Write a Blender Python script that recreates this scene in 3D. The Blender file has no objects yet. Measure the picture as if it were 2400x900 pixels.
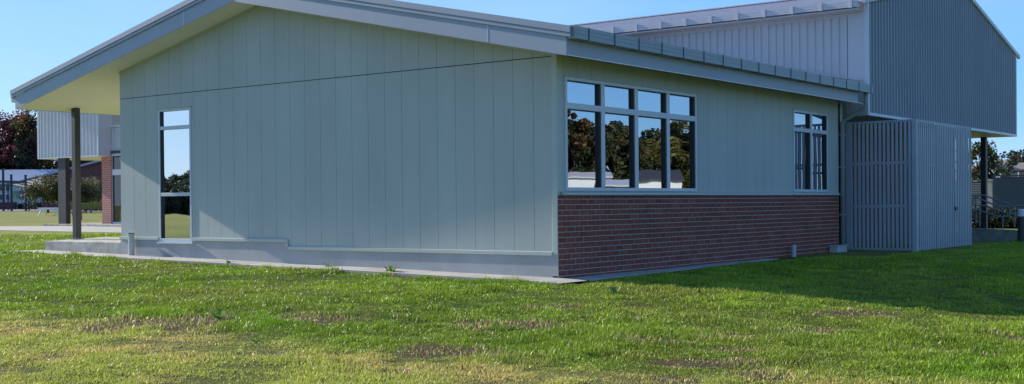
import bpy, bmesh, math, random
import numpy as np
from mathutils import Vector, Matrix
rnd = random.Random(7); rng = np.random.default_rng(11)
S = bpy.context.scene; COL = S.collection
R = math.radians

# ------------------------------------------------------------------ camera
YAW, PITCH, ROLL, FPX = 0.64729, -0.00758, -0.0093955, 2810.9
CAM = Vector((10.701, -15.339, 1.2505)); PY = 47.753
Fv = Vector((-math.sin(YAW)*math.cos(PITCH), math.cos(YAW)*math.cos(PITCH), math.sin(PITCH)))
R0 = Vector((math.cos(YAW), math.sin(YAW), 0)); U0 = R0.cross(Fv)
Rv = R0*math.cos(ROLL) + U0*math.sin(ROLL); Uv = -R0*math.sin(ROLL) + U0*math.cos(ROLL)
cd = bpy.data.cameras.new('camera'); cam = bpy.data.objects.new('camera', cd); COL.objects.link(cam)
M = Matrix.Identity(4)
for i in range(3):
    M[i][0] = Rv[i]; M[i][1] = Uv[i]; M[i][2] = -Fv[i]; M[i][3] = CAM[i]
cam.matrix_world = M
cd.sensor_width = 36; cd.sensor_fit = 'HORIZONTAL'; cd.lens = FPX/2400*36; cd.shift_y = PY/2400
cd.clip_start = 0.1; cd.clip_end = 8000
S.camera = cam

def W(px, py, depth):           # surveyed photograph direction at a real distance
    return CAM + (Fv + Rv*((px-1200)/FPX) - Uv*((py-450-PY)/FPX))*depth

# ------------------------------------------------------------------ terrain height
def sm(t):
    t = np.clip(t, 0, 1); return t*t*(3-2*t)
def gz(x, y):
    x = np.asarray(x, float); y = np.asarray(y, float)
    A = np.where(x <= 0, .06-.0145*np.maximum(x, -14), .06-.040*np.minimum(x, 10)*(1-.85*sm(y/12)))
    A = A - .02*np.maximum(-y, 0)
    A = np.maximum(A, -.35)
    t = sm((y+.0)/4.0)*sm((-9-x)/3.0)
    A = A*(1-t) + .50*t
    r = np.hypot(x-CAM.x, y-CAM.y)
    left = sm((-2-x)/14.0)
    fl = np.interp(r, [0, 40, 50, 80, 112, 130, 8000], [.5, .5, .52, .62, .80, 1.08, 1.08])
    fr = np.interp(r, [0, 30, 40, 59, 150, 8000], [.04, .04, .1, .28, .5, .5])
    far = fl*left + fr*(1-left)
    k = sm((r-34)/12)
    A = A*(1-k) + far*k
    A = A + .012*np.sin(x*1.3+y*.7)*np.sin(y*1.1-x*.4)*(r > 6)*np.clip((30-r)/15, 0, 1)
    near = np.clip((32-r)/10, 0, 1)*((y < -.85) | (x > .6))
    A = A + near*(.045*(fbm(x, y, 1.1, 201)-.5)+.03*(fbm(x, y, .42, 207)-.5))
    return A
def g(x, y): return float(gz(x, y))

# ------------------------------------------------------------------ materials
def newmat(name):
    m = bpy.data.materials.new(name); m.use_nodes = True
    nt = m.node_tree; nt.nodes.clear()
    out = nt.nodes.new('ShaderNodeOutputMaterial'); b = nt.nodes.new('ShaderNodeBsdfPrincipled')
    nt.links.new(b.outputs[0], out.inputs[0])
    return m, nt, b
def N(nt, typ, **kw):
    n = nt.nodes.new(typ)
    for k, v in kw.items():
        if k in n.inputs: n.inputs[k].default_value = v
        else: setattr(n, k, v)
    return n
def mat(name, col, rough=.6, var=.08, scale=3.0, metal=0, bump=0, bscale=60, spec=.5, streak=0, attr=None):
    m, nt, b = newmat(name); L = nt.links
    tc = N(nt, 'ShaderNodeNewGeometry')
    nz = N(nt, 'ShaderNodeTexNoise', Scale=scale, Detail=6.0)
    mp = N(nt, 'ShaderNodeMapping'); mp.inputs['Scale'].default_value = (1, 1, .35 if streak else 1)
    L.new(tc.outputs['Position'], mp.inputs[0]); L.new(mp.outputs[0], nz.inputs[0])
    cr = N(nt, 'ShaderNodeMapRange'); cr.inputs[1].default_value = .3; cr.inputs[2].default_value = .7
    cr.inputs[3].default_value = 1-var; cr.inputs[4].default_value = 1+var
    L.new(nz.outputs[0], cr.inputs[0])
    mx = N(nt, 'ShaderNodeVectorMath', operation='SCALE')
    if attr:
        at = N(nt, 'ShaderNodeAttribute', attribute_name=attr); L.new(at.outputs['Color'], mx.inputs[0])
    else:
        mx.inputs[0].default_value = col[:3]
    L.new(cr.outputs[0], mx.inputs['Scale'])
    L.new(mx.outputs[0], b.inputs['Base Color'])
    b.inputs['Roughness'].default_value = rough; b.inputs['Metallic'].default_value = metal
    b.inputs['Specular IOR Level'].default_value = spec
    if bump:
        n2 = N(nt, 'ShaderNodeTexNoise', Scale=bscale, Detail=3.0); L.new(tc.outputs['Position'], n2.inputs[0])
        bp = N(nt, 'ShaderNodeBump', Strength=bump, Distance=.01); L.new(n2.outputs[0], bp.inputs['Height'])
        L.new(bp.outputs[0], b.inputs['Normal'])
    return m
MT = {}
MT['clad'] = mat('painted_board', (.475, .505, .455), .55, .06, 1.2, streak=1)
MT['trim'] = mat('painted_trim', (.50, .54, .48), .5, .03, 1.5)
MT['fascia'] = mat('painted_fascia', (.37, .42, .49), .5, .04, 1.0)
MT['soffit'] = mat('soffit_board', (.88, .85, .74), .7, .03, 1.0)
MT['frame'] = mat('window_frame_paint', (.62, .66, .68), .35, .02, 2)
MT['plaster'] = mat('foundation_plaster', (.40, .405, .40), .8, .10, 1.6, bump=.25, bscale=90)
MT['conc'] = mat('concrete', (.48, .45, .39), .85, .18, 2.2, bump=.4, bscale=70)
MT['rawconc'] = mat('rough_concrete', (.42, .40, .36), .9, .38, 3.5, bump=.6, bscale=30)
MT['mortar'] = mat('mortar', (.60, .50, .44), .9, .15, 9)
MT['brick'] = mat('brick', (.2, .06, .05), .8, .14, 25, bump=.3, bscale=120, attr='Col')
MT['metal'] = mat('light_metal_cladding', (.58, .59, .61), .42, .05, .8, spec=.5)
MT['rib'] = mat('grey_metal_cladding', (.29, .31, .335), .42, .06, .8, spec=.5)
MT['roof'] = mat('metal_roof', (.56, .53, .55), .4, .05, .7)
MT['gutter'] = mat('metal_gutter', (.33, .37, .37), .45, .06, 1.4)
MT['screen'] = mat('screen_paint', (.43, .46, .49), .5, .06, 1.5)
MT['post'] = mat('dark_post_paint', (.034, .037, .044), .5, .1, 2)
MT['dark'] = mat('near_black', (.015, .016, .018), .4, .1, 4)
MT['pvc'] = mat('pvc_pipe', (.52, .53, .50), .4, .05, 6)
MT['steel'] = mat('galvanised_steel', (.17, .18, .19), .4, .1, 5, metal=.6)
MT['interior'] = mat('interior_paint', (.10, .09, .08), .8, .1, 2)
MT['curtain'] = mat('curtain_fabric', (.045, .04, .042), .9, .15, 6)
MT['slate'] = mat('slate_fence_sheet', (.055, .072, .092), .5, .07, 1.5)
MT['white'] = mat('white_paint', (.78, .78, .78), .5, .04, 3)
MT['cream'] = mat('cream_wall', (.55, .57, .52), .6, .05, 1)
MT['blueroof'] = mat('blue_grey_roof', (.26, .33, .46), .5, .05, .4)
MT['maroon'] = mat('maroon_brickwork', (.115, .045, .048), .85, .18, 4, bump=.2)
MT['yellow'] = mat('yellow_slats', (.33, .25, .035), .6, .12, 5)
MT['pink'] = mat('faded_red_paint', (.42, .22, .18), .6, .1, 5)
MT['bark'] = mat('bark', (.09, .065, .05), .9, .3, 12, bump=.6, bscale=30)
MT['hill'] = mat('dry_hill', (.30, .26, .20), .95, .16, .02)
MT['asphalt'] = mat('asphalt', (.17, .16, .16), .9, .12, .4)
MT['greenpaint'] = mat('poster_print', (.2, .4, .1), .6, .1, 5, attr='Col')
MT['rust'] = mat('bollard_dark', (.05, .048, .05), .6, .1, 4)

# procedural running-bond brick for the more distant walls
def brickmat(name, c1, c2, mort, scale=1.0):
    m, nt, b = newmat(name); L = nt.links
    geo = N(nt, 'ShaderNodeNewGeometry'); sx = N(nt, 'ShaderNodeSeparateXYZ'); L.new(geo.outputs['Position'], sx.inputs[0])
    ad = N(nt, 'ShaderNodeMath', operation='ADD'); L.new(sx.outputs[0], ad.inputs[0]); L.new(sx.outputs[1], ad.inputs[1])
    cb = N(nt, 'ShaderNodeCombineXYZ'); L.new(ad.outputs[0], cb.inputs[0]); L.new(sx.outputs[2], cb.inputs[1])
    bt = N(nt, 'ShaderNodeTexBrick'); L.new(cb.outputs[0], bt.inputs[0])
    bt.inputs['Color1'].default_value = (*c1, 1); bt.inputs['Color2'].default_value = (*c2, 1); bt.inputs['Mortar'].default_value = (*mort, 1)
    bt.inputs['Scale'].default_value = scale; bt.inputs['Mortar Size'].default_value = .007
    bt.inputs['Brick Width'].default_value = .24; bt.inputs['Row Height'].default_value = .086
    L.new(bt.outputs[0], b.inputs['Base Color']); b.inputs['Roughness'].default_value = .85
    bp = N(nt, 'ShaderNodeBump', Strength=.5, Distance=.006, invert=True); L.new(bt.outputs['Fac'], bp.inputs['Height']); L.new(bp.outputs[0], b.inputs['Normal'])
    return m
MT['brickdark'] = brickmat('shaded_red_brickwork', (.15, .05, .045), (.11, .04, .04), (.25, .2, .18))  # darker brick copy, undercroft shade put into its colour
MT['brickfar'] = brickmat('sunlit_red_brickwork', (.50, .17, .13), (.40, .13, .10), (.62, .50, .45))  # lighter brick copy, grazing sun on the pier put into its colour

def glassmat(name, refl, tint, rcol=(.85, .92, 1)):
    m = bpy.data.materials.new(name); m.use_nodes = True; nt = m.node_tree; nt.nodes.clear(); L = nt.links
    out = nt.nodes.new('ShaderNodeOutputMaterial'); mx = nt.nodes.new('ShaderNodeMixShader')
    tr = nt.nodes.new('ShaderNodeBsdfTransparent'); tr.inputs[0].default_value = (*tint, 1)
    gl = nt.nodes.new('ShaderNodeBsdfGlossy'); gl.inputs[0].default_value = (*rcol, 1); gl.inputs['Roughness'].default_value = 0.0
    nz = N(nt, 'ShaderNodeTexNoise', Scale=1.3, Detail=1.0); geo = N(nt, 'ShaderNodeNewGeometry'); L.new(geo.outputs['Position'], nz.inputs[0])
    bp = N(nt, 'ShaderNodeBump', Strength=.07, Distance=.02); L.new(nz.outputs[0], bp.inputs['Height']); L.new(bp.outputs[0], gl.inputs['Normal'])
    mx.inputs[0].default_value = refl
    L.new(tr.outputs[0], mx.inputs[1]); L.new(gl.outputs[0], mx.inputs[2]); L.new(mx.outputs[0], out.inputs[0])
    return m
MT['glass'] = glassmat('window_glass', .55, (.35, .38, .38))
MT['glassA'] = glassmat('clear_window_glass', .8, (.5, .52, .5), (1, .97, .97))
MT['glassdim'] = glassmat('tinted_window_glass', .10, (.5, .5, .5))

def leafmat(name, trans=.35, rough=.55):
    m, nt, b = newmat(name); L = nt.links
    at = N(nt, 'ShaderNodeAttribute', attribute_name='Col')
    L.new(at.outputs['Color'], b.inputs['Base Color']); b.inputs['Roughness'].default_value = rough
    b.inputs['Specular IOR Level'].default_value = .3
    tl = nt.nodes.new('ShaderNodeBsdfTranslucent'); L.new(at.outputs['Color'], tl.inputs[0])
    mx = nt.nodes.new('ShaderNodeMixShader'); mx.inputs[0].default_value = trans
    out = [n for n in nt.nodes if n.type == 'OUTPUT_MATERIAL'][0]
    L.new(b.outputs[0], mx.inputs[1]); L.new(tl.outputs[0], mx.inputs[2]); L.new(mx.outputs[0], out.inputs[0])
    return m
MT['polyc'] = leafmat('polycarbonate', .6); MT['leaf'] = leafmat('foliage'); MT['grassblade'] = leafmat('grass_blade', .24, .45)

# lawn soil and turf, colour attribute holds the mapped patches
def lawnmat():
    m, nt, b = newmat('lawn_turf'); L = nt.links
    at = N(nt, 'ShaderNodeAttribute', attribute_name='Col'); geo = N(nt, 'ShaderNodeNewGeometry')
    n1 = N(nt, 'ShaderNodeTexNoise', Scale=18.0, Detail=8.0, Roughness=.7); L.new(geo.outputs['Position'], n1.inputs[0])
    n0 = N(nt, 'ShaderNodeTexNoise', Scale=.35, Detail=5.0); L.new(geo.outputs['Position'], n0.inputs[0])
    r1 = N(nt, 'ShaderNodeMapRange'); r1.inputs[1].default_value = .3; r1.inputs[2].default_value = .7; r1.inputs[3].default_value = .55; r1.inputs[4].default_value = 1.45
    L.new(n1.outputs[0], r1.inputs[0])
    r0 = N(nt, 'ShaderNodeMapRange'); r0.inputs[1].default_value = .35; r0.inputs[2].default_value = .65; r0.inputs[3].default_value = .85; r0.inputs[4].default_value = 1.15
    L.new(n0.outputs[0], r0.inputs[0])
    mu = N(nt, 'ShaderNodeMath', operation='MULTIPLY'); L.new(r1.outputs[0], mu.inputs[0]); L.new(r0.outputs[0], mu.inputs[1])
    mx = N(nt, 'ShaderNodeVectorMath', operation='SCALE'); L.new(at.outputs['Color'], mx.inputs[0]); L.new(mu.outputs[0], mx.inputs['Scale'])
    L.new(mx.outputs[0], b.inputs['Base Color']); b.inputs['Roughness'].default_value = .95; b.inputs['Specular IOR Level'].default_value = .1
    bp = N(nt, 'ShaderNodeBump', Strength=.9, Distance=.03); L.new(n1.outputs[0], bp.inputs['Height']); L.new(bp.outputs[0], b.inputs['Normal'])
    return m
MT['lawn'] = lawnmat()

# ------------------------------------------------------------------ object helpers
class MB:
    def __init__(s): s.v = []; s.f = []; s.c = []; s.ch = []
    def add(s, vs, fs, col=None):
        o = len(s.v); s.ch.append((o, len(s.f), len(vs), len(fs))); s.v += [tuple(v) for v in vs]; s.f += [tuple(i+o for i in f) for f in fs]
        s.c += [col or (1, 1, 1)]*len(vs); return s
    def box(s, x0, x1, y0, y1, z0, z1, col=None):
        return s.add([(x0,y0,z0),(x1,y0,z0),(x1,y1,z0),(x0,y1,z0),(x0,y0,z1),(x1,y0,z1),(x1,y1,z1),(x0,y1,z1)],
                     [(0,3,2,1),(4,5,6,7),(0,1,5,4),(1,2,6,5),(2,3,7,6),(3,0,4,7)], col)
    def prism(s, poly, d, col=None):          # planar polygon (list of 3d) extruded by vector d
        n = len(poly); d = Vector(d)
        return s.add([Vector(p) for p in poly]+[Vector(p)+d for p in poly],
                     [tuple(range(n))[::-1], tuple(range(n, 2*n))]+[(i, (i+1) % n, n+(i+1) % n, n+i) for i in range(n)], col)
    def obox(s, c, ux, uy, hx, hy, z0, z1, col=None):   # box with its own horizontal axes
        c = Vector(c); ux = Vector(ux); uy = Vector(uy)
        P = [c-ux*hx-uy*hy, c+ux*hx-uy*hy, c+ux*hx+uy*hy, c-ux*hx+uy*hy]
        return s.prism([(p.x, p.y, z0) for p in P], (0, 0, z1-z0), col)
    def tube(s, pts, r, n=10, col=None, cap=True):
        pts = [Vector(p) for p in pts]; rs = r if isinstance(r, (list, tuple)) else [r]*len(pts)
        vs = []; fs = []
        for i, p in enumerate(pts):
            t = (pts[min(i+1, len(pts)-1)]-pts[max(i-1, 0)]).normalized()
            a = t.orthogonal().normalized() if i == 0 else (a-t*a.dot(t)).normalized()
            b = t.cross(a)
            for k in range(n):
                w = 2*math.pi*k/n; vs.append(p+(a*math.cos(w)+b*math.sin(w))*rs[i])
        for i in range(len(pts)-1):
            for k in range(n): fs.append((i*n+k, i*n+(k+1) % n, (i+1)*n+(k+1) % n, (i+1)*n+k))
        if cap: fs += [tuple(range(n))[::-1], tuple(range((len(pts)-1)*n, len(pts)*n))]
        return s.add(vs, fs, col)
    def build(s, name, m, parent=None, bevel=0, smooth=False, attr=False):
        me = bpy.data.meshes.new(name); me.from_pydata(s.v, [], s.f); me.materials.append(MT[m])
        bm = bmesh.new(); bm.from_mesh(me)
        if attr is False: bmesh.ops.recalc_face_normals(bm, faces=bm.faces)
        bm.to_mesh(me); bm.free()
        if attr:
            ca = me.color_attributes.new('Col', 'FLOAT_COLOR', 'POINT')
            a = np.ones((len(s.v), 4), np.float32); a[:, :3] = np.array(s.c); ca.data.foreach_set('color', a.ravel())
        if smooth: me.shade_smooth() if hasattr(me, 'shade_smooth') else None
        o = bpy.data.objects.new(name, me); COL.objects.link(o)
        if bevel:
            md = o.modifiers.new('bevel', 'BEVEL'); md.width = bevel; md.segments = 2; md.limit_method = 'ANGLE'
        if parent: o.parent = parent; o.matrix_parent_inverse = Matrix.Translation(-parent.location)
        return o
def pieces(mb, name, m, parent, **kw):      # every added shape as an object of its own
    for (o, fo, nv, nf) in mb.ch:
        q = MB(); q.v = mb.v[o:o+nv]; q.c = mb.c[o:o+nv]; q.f = [tuple(i-o for i in f) for f in mb.f[fo:fo+nf]]; r = q.build(name, m, parent, **kw)
    return r
def tag(o, label=None, cat=None, group=None, kind=None):
    if label: o['label'] = label
    if cat: o['category'] = cat
    if group: o['group'] = group
    if kind: o['kind'] = kind
    return o
def thing(name, loc, label, cat, group=None):
    e = bpy.data.objects.new(name, None); e.empty_display_size = .3; COL.objects.link(e); e.location = loc
    return tag(e, label, cat, group)
def nmesh(name, V, Fq, m, col=None, parent=None):   # numpy mesh; Fq (n,k)
    me = bpy.data.meshes.new(name); n, k = Fq.shape
    me.vertices.add(len(V)); me.vertices.foreach_set('co', V.astype(np.float32).ravel())
    me.loops.add(n*k); me.loops.foreach_set('vertex_index', Fq.astype(np.int32).ravel())
    me.polygons.add(n); me.polygons.foreach_set('loop_start', np.arange(0, n*k, k, dtype=np.int32))
    me.polygons.foreach_set('loop_total', np.full(n, k, np.int32)); me.update(calc_edges=True); me.materials.append(MT[m])
    if col is not None:
        ca = me.color_attributes.new('Col', 'FLOAT_COLOR', 'POINT'); a = np.ones((len(V), 4), np.float32); a[:, :3] = col
        ca.data.foreach_set('color', a.ravel())
    o = bpy.data.objects.new(name, me); COL.objects.link(o)
    if parent: o.parent = parent; o.matrix_parent_inverse = Matrix.Translation(-parent.location)
    return o

# ------------------------------------------------------------------ lawn colour map (where the turf is bare, dry or lush)
def vnoise(x, y, s, seed):
    x = np.asarray(x)/s+seed*17.3; y = np.asarray(y)/s+seed*9.1
    xi = np.floor(x); yi = np.floor(y); fx = x-xi; fy = y-yi; fx = fx*fx*(3-2*fx); fy = fy*fy*(3-2*fy)
    h = lambda a, b: np.modf(np.abs(np.sin(a*127.1+b*311.7+seed)*43758.5453))[0]
    return (h(xi, yi)*(1-fx)+h(xi+1, yi)*fx)*(1-fy)+(h(xi, yi+1)*(1-fx)+h(xi+1, yi+1)*fx)*fy
def fbm(x, y, s, seed): return (vnoise(x, y, s, seed)+.5*vnoise(x, y, s/2.1, seed+1)+.25*vnoise(x, y, s/4.3, seed+2))/1.75
def gp(px, py):                  # where a spot of the lawn lies
    d = W(px, py, 1)-CAM; t = 10.
    for _ in range(30):
        p = CAM+d*t; t = (CAM.z-g(p.x, p.y))/(-d.z)
    return CAM+d*t
BARE = [(330, 757, 190, 11), (430, 770, 60, 10), (750, 742, 90, 8), (1210, 762, 110, 9), (1060, 822, 110, 10), (920, 876, 45, 8), (1000, 832, 60, 6),
        (1720, 790, 70, 6), (2010, 735, 90, 8), (1520, 798, 60, 7), (1730, 822, 70, 5), (1620, 850, 120, 8), (1790, 880, 70, 9), (1580, 893, 50, 7),
        (2290, 830, 60, 5), (2380, 790, 40, 8), (1900, 775, 60, 5), (620, 612, 40, 3), (350, 609, 60, 3), (930, 647, 55, 3), (640, 830, 60, 4), (1300, 720, 60, 5)]
def blob(x, y):
    m = np.zeros_like(x)
    wob = fbm(x, y, .5, 5)
    for px, py, rx, ry in BARE:
        c = gp(px, py); dx = W(px+rx, py, 1)-W(px, py, 1)
        dist = (c-CAM).length; ax = R0
        hx = rx/FPX*dist; c2 = gp(px, py-ry); hy = max((c2-c).length, .12)
        fw = Vector((Fv.x, Fv.y, 0)).normalized()
        hx *= 1.1; hy *= 1.12; u = ((x-c.x)*ax.x+(y-c.y)*ax.y)/hx; v = ((x-c.x)*fw.x+(y-c.y)*fw.y)/hy
        m = np.maximum(m, np.clip((1.25-np.sqrt(u*u+v*v)-(wob-.5)*1.6)*2.2, 0, 1))
    return m
def lawn_fields(x, y):
    dx = x-CAM.x; dy = y-CAM.y
    dep = dx*Fv.x+dy*Fv.y; lat = (dx*R0.x+dy*R0.y)
    bare = blob(x, y)
    # mown strip nearest the camera is drier; edge runs obliquely, farther out on the left
    a = gp(0, 735); b = gp(700, 800); c = gp(1200, 850); e = gp(2100, 905)
    xs = [];
    for q in (a, b, c, e):
        d = q-CAM; xs.append((d.dot(R0)/1., d.x*Fv.x+d.y*Fv.y))
    xs.sort(); edge = np.interp(lat, [q[0] for q in xs], [q[1] for q in xs])
    dry = sm((edge-dep)/1.2+.5+(fbm(x, y, 1.2, 3)-.5)*1.2)
    return bare, dry
def turf(x, y, per=None):
    bare, dry = lawn_fields(x, y)
    n = fbm(x, y, 1.6, 8)[..., None]; n2 = fbm(x, y, .45, 12)[..., None]
    lush = np.array([.080, .165, .010]); lush2 = np.array([.165, .235, .015]); yel = np.array([.27, .31, .06]); straw = np.array([.40, .32, .13])
    c = lush*(1-n)+lush2*n
    c = c*(.60+.8*n2)
    d = dry[..., None]
    st = np.clip((fbm(x, y, .9, 21)-.47)*3.2, 0, 1)[..., None]
    olive = np.clip((fbm(x, y, 2.2, 31)-.45)*3, 0, 1)[..., None]*.5
    c = c*(1-olive)+np.array([.16, .17, .035])*olive
    c = c*(1-d*.85)+(yel*(1-st*.75)+straw*st*.75)*d*.85
    return c, bare

# ------------------------------------------------------------------ ground sheet
def axis(c, fine, n1, far):
    a = np.arange(-n1, n1+1)*fine
    t = np.geomspace(n1*fine*1.04, far, 90)
    return c+np.concatenate([-t[::-1], a, t])
X = axis(-2, .16, 110, 3500); Y = axis(0, .16, 110, 3500)
GX, GY = np.meshgrid(X, Y, indexing='ij'); GZ = gz(GX, GY)
nx, ny = GX.shape; V = np.stack([GX, GY, GZ], -1).reshape(-1, 3)
ii = np.arange(nx*ny).reshape(nx, ny)
Fq = np.stack([ii[:-1, :-1], ii[1:, :-1], ii[1:, 1:], ii[:-1, 1:]], -1).reshape(-1, 4)
tc_, bare_ = turf(V[:, 0], V[:, 1])
rr = np.hypot(V[:, 0]-CAM.x, V[:, 1]-CAM.y)
soil = np.array([.110, .078, .040]); far_c = np.array([.24, .27, .06])
near = np.clip((30-rr)/6, 0, 1)[:, None]; thatch = np.array([.085, .075, .03])
col = (tc_*.30+thatch*.45)*(1-bare_[:, None])+soil*bare_[:, None]
fard = far_c*(.8+.4*fbm(V[:, 0], V[:, 1], 6, 41)[:, None])
brn = np.array([.30, .23, .09]); fb = np.clip((fbm(V[:, 0]*.4, V[:, 1], 5, 44)-.42)*4, 0, 1)[:, None]*np.clip((rr-46)/6, 0, 1)[:, None]*.6
fard = fard*(1-fb)+brn*fb
col = col*near+fard*(1-near)
lawn = nmesh('lawn', V, Fq, 'lawn', col); lawn.data.shade_smooth(); tag(lawn, kind='structure')

# paths and asphalt, laid just above the ground
def sheet(name, poly, m, lift=.006, step=.6):
    # triangulated strip following the terrain between two polylines
    a, b = poly; n = len(a); k = 8; vs = []
    for i in range(n):
        for j in range(k+1):
            p = Vector(a[i]).lerp(Vector(b[i]), j/k); vs.append((p.x, p.y, g(p.x, p.y)+lift))
    fs = [(i*(k+1)+j, (i+1)*(k+1)+j, (i+1)*(k+1)+j+1, i*(k+1)+j+1) for i in range(n-1) for j in range(k)]
    o = MB().add(vs, fs).build(name, m); return tag(o, kind='structure')
def line(p, q, n): return [Vector(p).lerp(Vector(q), i/n) for i in range(n+1)]
# mowing strip along the gable wall
mb = MB(); xs_ = np.linspace(-14.55, .55, 40)
for i in range(39):
    x0, x1 = xs_[i], xs_[i+1]; z0, z1 = g(x0, -.4)+.03, g(x1, -.4)+.03
    w = .78
    yb = 0.013 if x1 <= .001 else (-.0)
    mb.add([(x0, -w, z0), (x1, -w, z1), (x1, yb, z1), (x0, yb, z0), (x0, -w, z0-.2), (x1, -w, z1-.2)], [(0, 1, 2, 3), (4, 5, 1, 0)])
tag(mb.build('path', 'conc'), kind='structure')
mb = MB(); ys_ = np.linspace(-.78, 7.5, 30)
for i in range(29):
    y0, y1 = ys_[i], ys_[i+1]; w0, w1 = [.55-.034*(q+.78) for q in (y0, y1)]
    z0, z1 = max(.055-.004*max(y0, 0), g(.3, y0)+.012), max(.055-.004*max(y1, 0), g(.3, y1)+.012)
    xa = .556 if y0 < 0 else .004
    if y0 < 0: continue
    mb.add([(xa, y0, z0), (w0, y0, z0), (w1, y1, z1), (xa, y1, z1), (w0, y0, z0-.2), (w1, y1, z1-.2)], [(0, 1, 2, 3), (1, 4, 5, 2)])
tag(mb.build('path', 'conc'), kind='structure')
# path across the lawn towards the hall
n0 = [gp(-200, 537), gp(0, 540), gp(140, 543), gp(290, 546), gp(420, 548)]
f0 = [gp(-200, 529), gp(0, 531), gp(140, 530), gp(290, 530), gp(420, 530)]
def resamp(P, n):
    out = []
    for i in range(len(P)-1): out += [P[i].lerp(P[i+1], j/n) for j in range(n)]
    return out+[P[-1]]
sheet('path', (resamp(n0, 6), resamp(f0, 6)), 'conc', .008)
fwd = Vector((Fv.x, Fv.y, 0)).normalized()
def HP(px, depth):
    p = W(px, 480, depth); return Vector((p.x, p.y, 0))
sheet('schoolyard_asphalt', (line(HP(-500, 113), HP(330, 108), 20), line(HP(-500, 160), HP(330, 160), 20)), 'asphalt', .012)

# ------------------------------------------------------------------ grass blades
def grass():
    n = 950000
    D = np.exp(rng.uniform(np.log(8.6), np.log(36), n)); lat = rng.uniform(-.49, .50, n)*D
    x = CAM.x+Fv.x*D+R0.x*lat; y = CAM.y+Fv.y*D+R0.y*lat
    # clumping
    x = x+rng.normal(0, .015, n); y = y+rng.normal(0, .015, n)
    c, bare = turf(x, y); _, dry = lawn_fields(x, y)
    keep = rng.uniform(0, 1, n) > np.maximum(bare*.80, np.clip((fbm(x, y, .55, 91)-.62)*6, 0, .5))
    keep &= ~((x > -14.6) & (x < .62) & (y > -.74) & (y < 12.2))
    keep &= ~((x > -14.2) & (x < .55-.034*(y+.78)-.05+.1*(fbm(x, y, .4, 66)-.5)) & (y > -.1) & (y < 12))
    keep &= ~((y > 11.9) & (x < 1.7))
    keep &= ~((x > -36) & (x < 1.7) & (y > 9.5) & (y < 40))
    # keep off the far path
    pa = (np.array([n0[i][:2] for i in range(5)])+np.array([f0[i][:2] for i in range(5)]))/2
    for i in range(4):
        a, b = pa[i], pa[i+1]; ab = b-a; t = np.clip(((x-a[0])*ab[0]+(y-a[1])*ab[1])/(ab@ab), 0, 1)
        wd = np.linalg.norm(np.array(n0[i][:2])-np.array(f0[i][:2]))/2
        keep &= np.hypot(x-a[0]-t*ab[0], y-a[1]-t*ab[1]) > wd
    x, y, c, dry, D = x[keep], y[keep], c[keep], dry[keep], D[keep]; n = len(x)
    z = gz(x, y)-.004
    tuft = .5*fbm(x, y, .30, 51)+.5*fbm(x, y, 1.3, 77); hgt = (.012+.046*np.clip((tuft-.36)*3.2, 0, 1.3))*(1-.3*dry)*rng.uniform(.5, 1.5, n)
    edge = ((y < -.74) & (y > -1.1) & (x < .8))*.5; hgt = hgt*(1+edge)
    wdt = .0030*np.sqrt(D/9)*rng.uniform(.7, 1.5, n)*1.2
    an = rng.uniform(0, 2*np.pi, n); ca, sa = np.cos(an), np.sin(an)
    lean = rng.uniform(.1, .9, n)*hgt; la = rng.uniform(0, 2*np.pi, n)
    V = np.zeros((n, 5, 3))
    V[:, 0] = np.stack([x-ca*wdt, y-sa*wdt, z], -1); V[:, 1] = np.stack([x+ca*wdt, y+sa*wdt, z], -1)
    mxx = x+np.cos(la)*lean*.35; myy = y+np.sin(la)*lean*.35; mz = z+hgt*.6
    V[:, 2] = np.stack([mxx+ca*wdt*.7, myy+sa*wdt*.7, mz], -1); V[:, 3] = np.stack([mxx-ca*wdt*.7, myy-sa*wdt*.7, mz], -1)
    V[:, 4] = np.stack([x+np.cos(la)*lean, y+np.sin(la)*lean, z+hgt], -1)
    b = np.arange(n)*5
    T = np.concatenate([np.stack([b, b+1, b+2], -1), np.stack([b, b+2, b+3], -1), np.stack([b+3, b+2, b+4], -1)])
    k = rng.uniform(.65, 1.4, (n, 1)); cc = c*k
    bb = bare[keep]; kk = .05
    dead = (rng.uniform(0, 1, n) < bb*.5+ .02+.10*dry)[:, None]; cc = np.where(dead, np.array([.30, .26, .12])*k, cc)
    cc = np.repeat(cc*np.array([2.2, 2.0, 1.9]), 5, axis=0)
    return tag(nmesh('grass', V.reshape(-1, 3), T, 'grassblade', cc), 'short green lawn grass blades, drier and yellower in the foreground', 'grass', kind='stuff')
grass()

def weed(px, py, r, nl, label):
    p = gp(px, py); z = g(p.x, p.y); mb = MB()
    for i in range(nl):
        a = rnd.uniform(0, 6.28); l = r*rnd.uniform(.6, 1.2); up = rnd.uniform(.35, 1.1); w = l*.11
        d = Vector((math.cos(a), math.sin(a), 0)); s = Vector((-d.y, d.x, 0)); o = Vector((p.x, p.y, z))
        m1 = o+d*l*.5+Vector((0, 0, l*.55*up)); t = o+d*l+Vector((0, 0, l*.5*up))
        k = rnd.uniform(.7, 1.3); c = (.17*k, .30*k, .07*k)
        mb.add([o-s*w*.4, o+s*w*.4, m1+s*w, m1-s*w, t], [(0, 1, 2, 3), (3, 2, 4)], c)
    tag(mb.build('weed', 'leaf', attr=True), label, 'weed')
weed(512, 748, .16, 26, 'dark green weed rosette at the right end of the longest bare soil patch')
weed(915, 640, .22, 24, 'spiky weed sprouting beside the concrete strip below the gable wall')
weed(1440, 690, .17, 20, 'pale weed tuft in the lawn just in front of the brick corner')
weed(770, 628, .14, 14, 'small weed tuft against the concrete strip near the foundation step')
weed(535, 622, .15, 16, 'small leafy weed on the lawn edge below the narrow window')
weed(600, 803, .12, 14, 'low flat weed on the edge of the drier mown grass')

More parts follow.
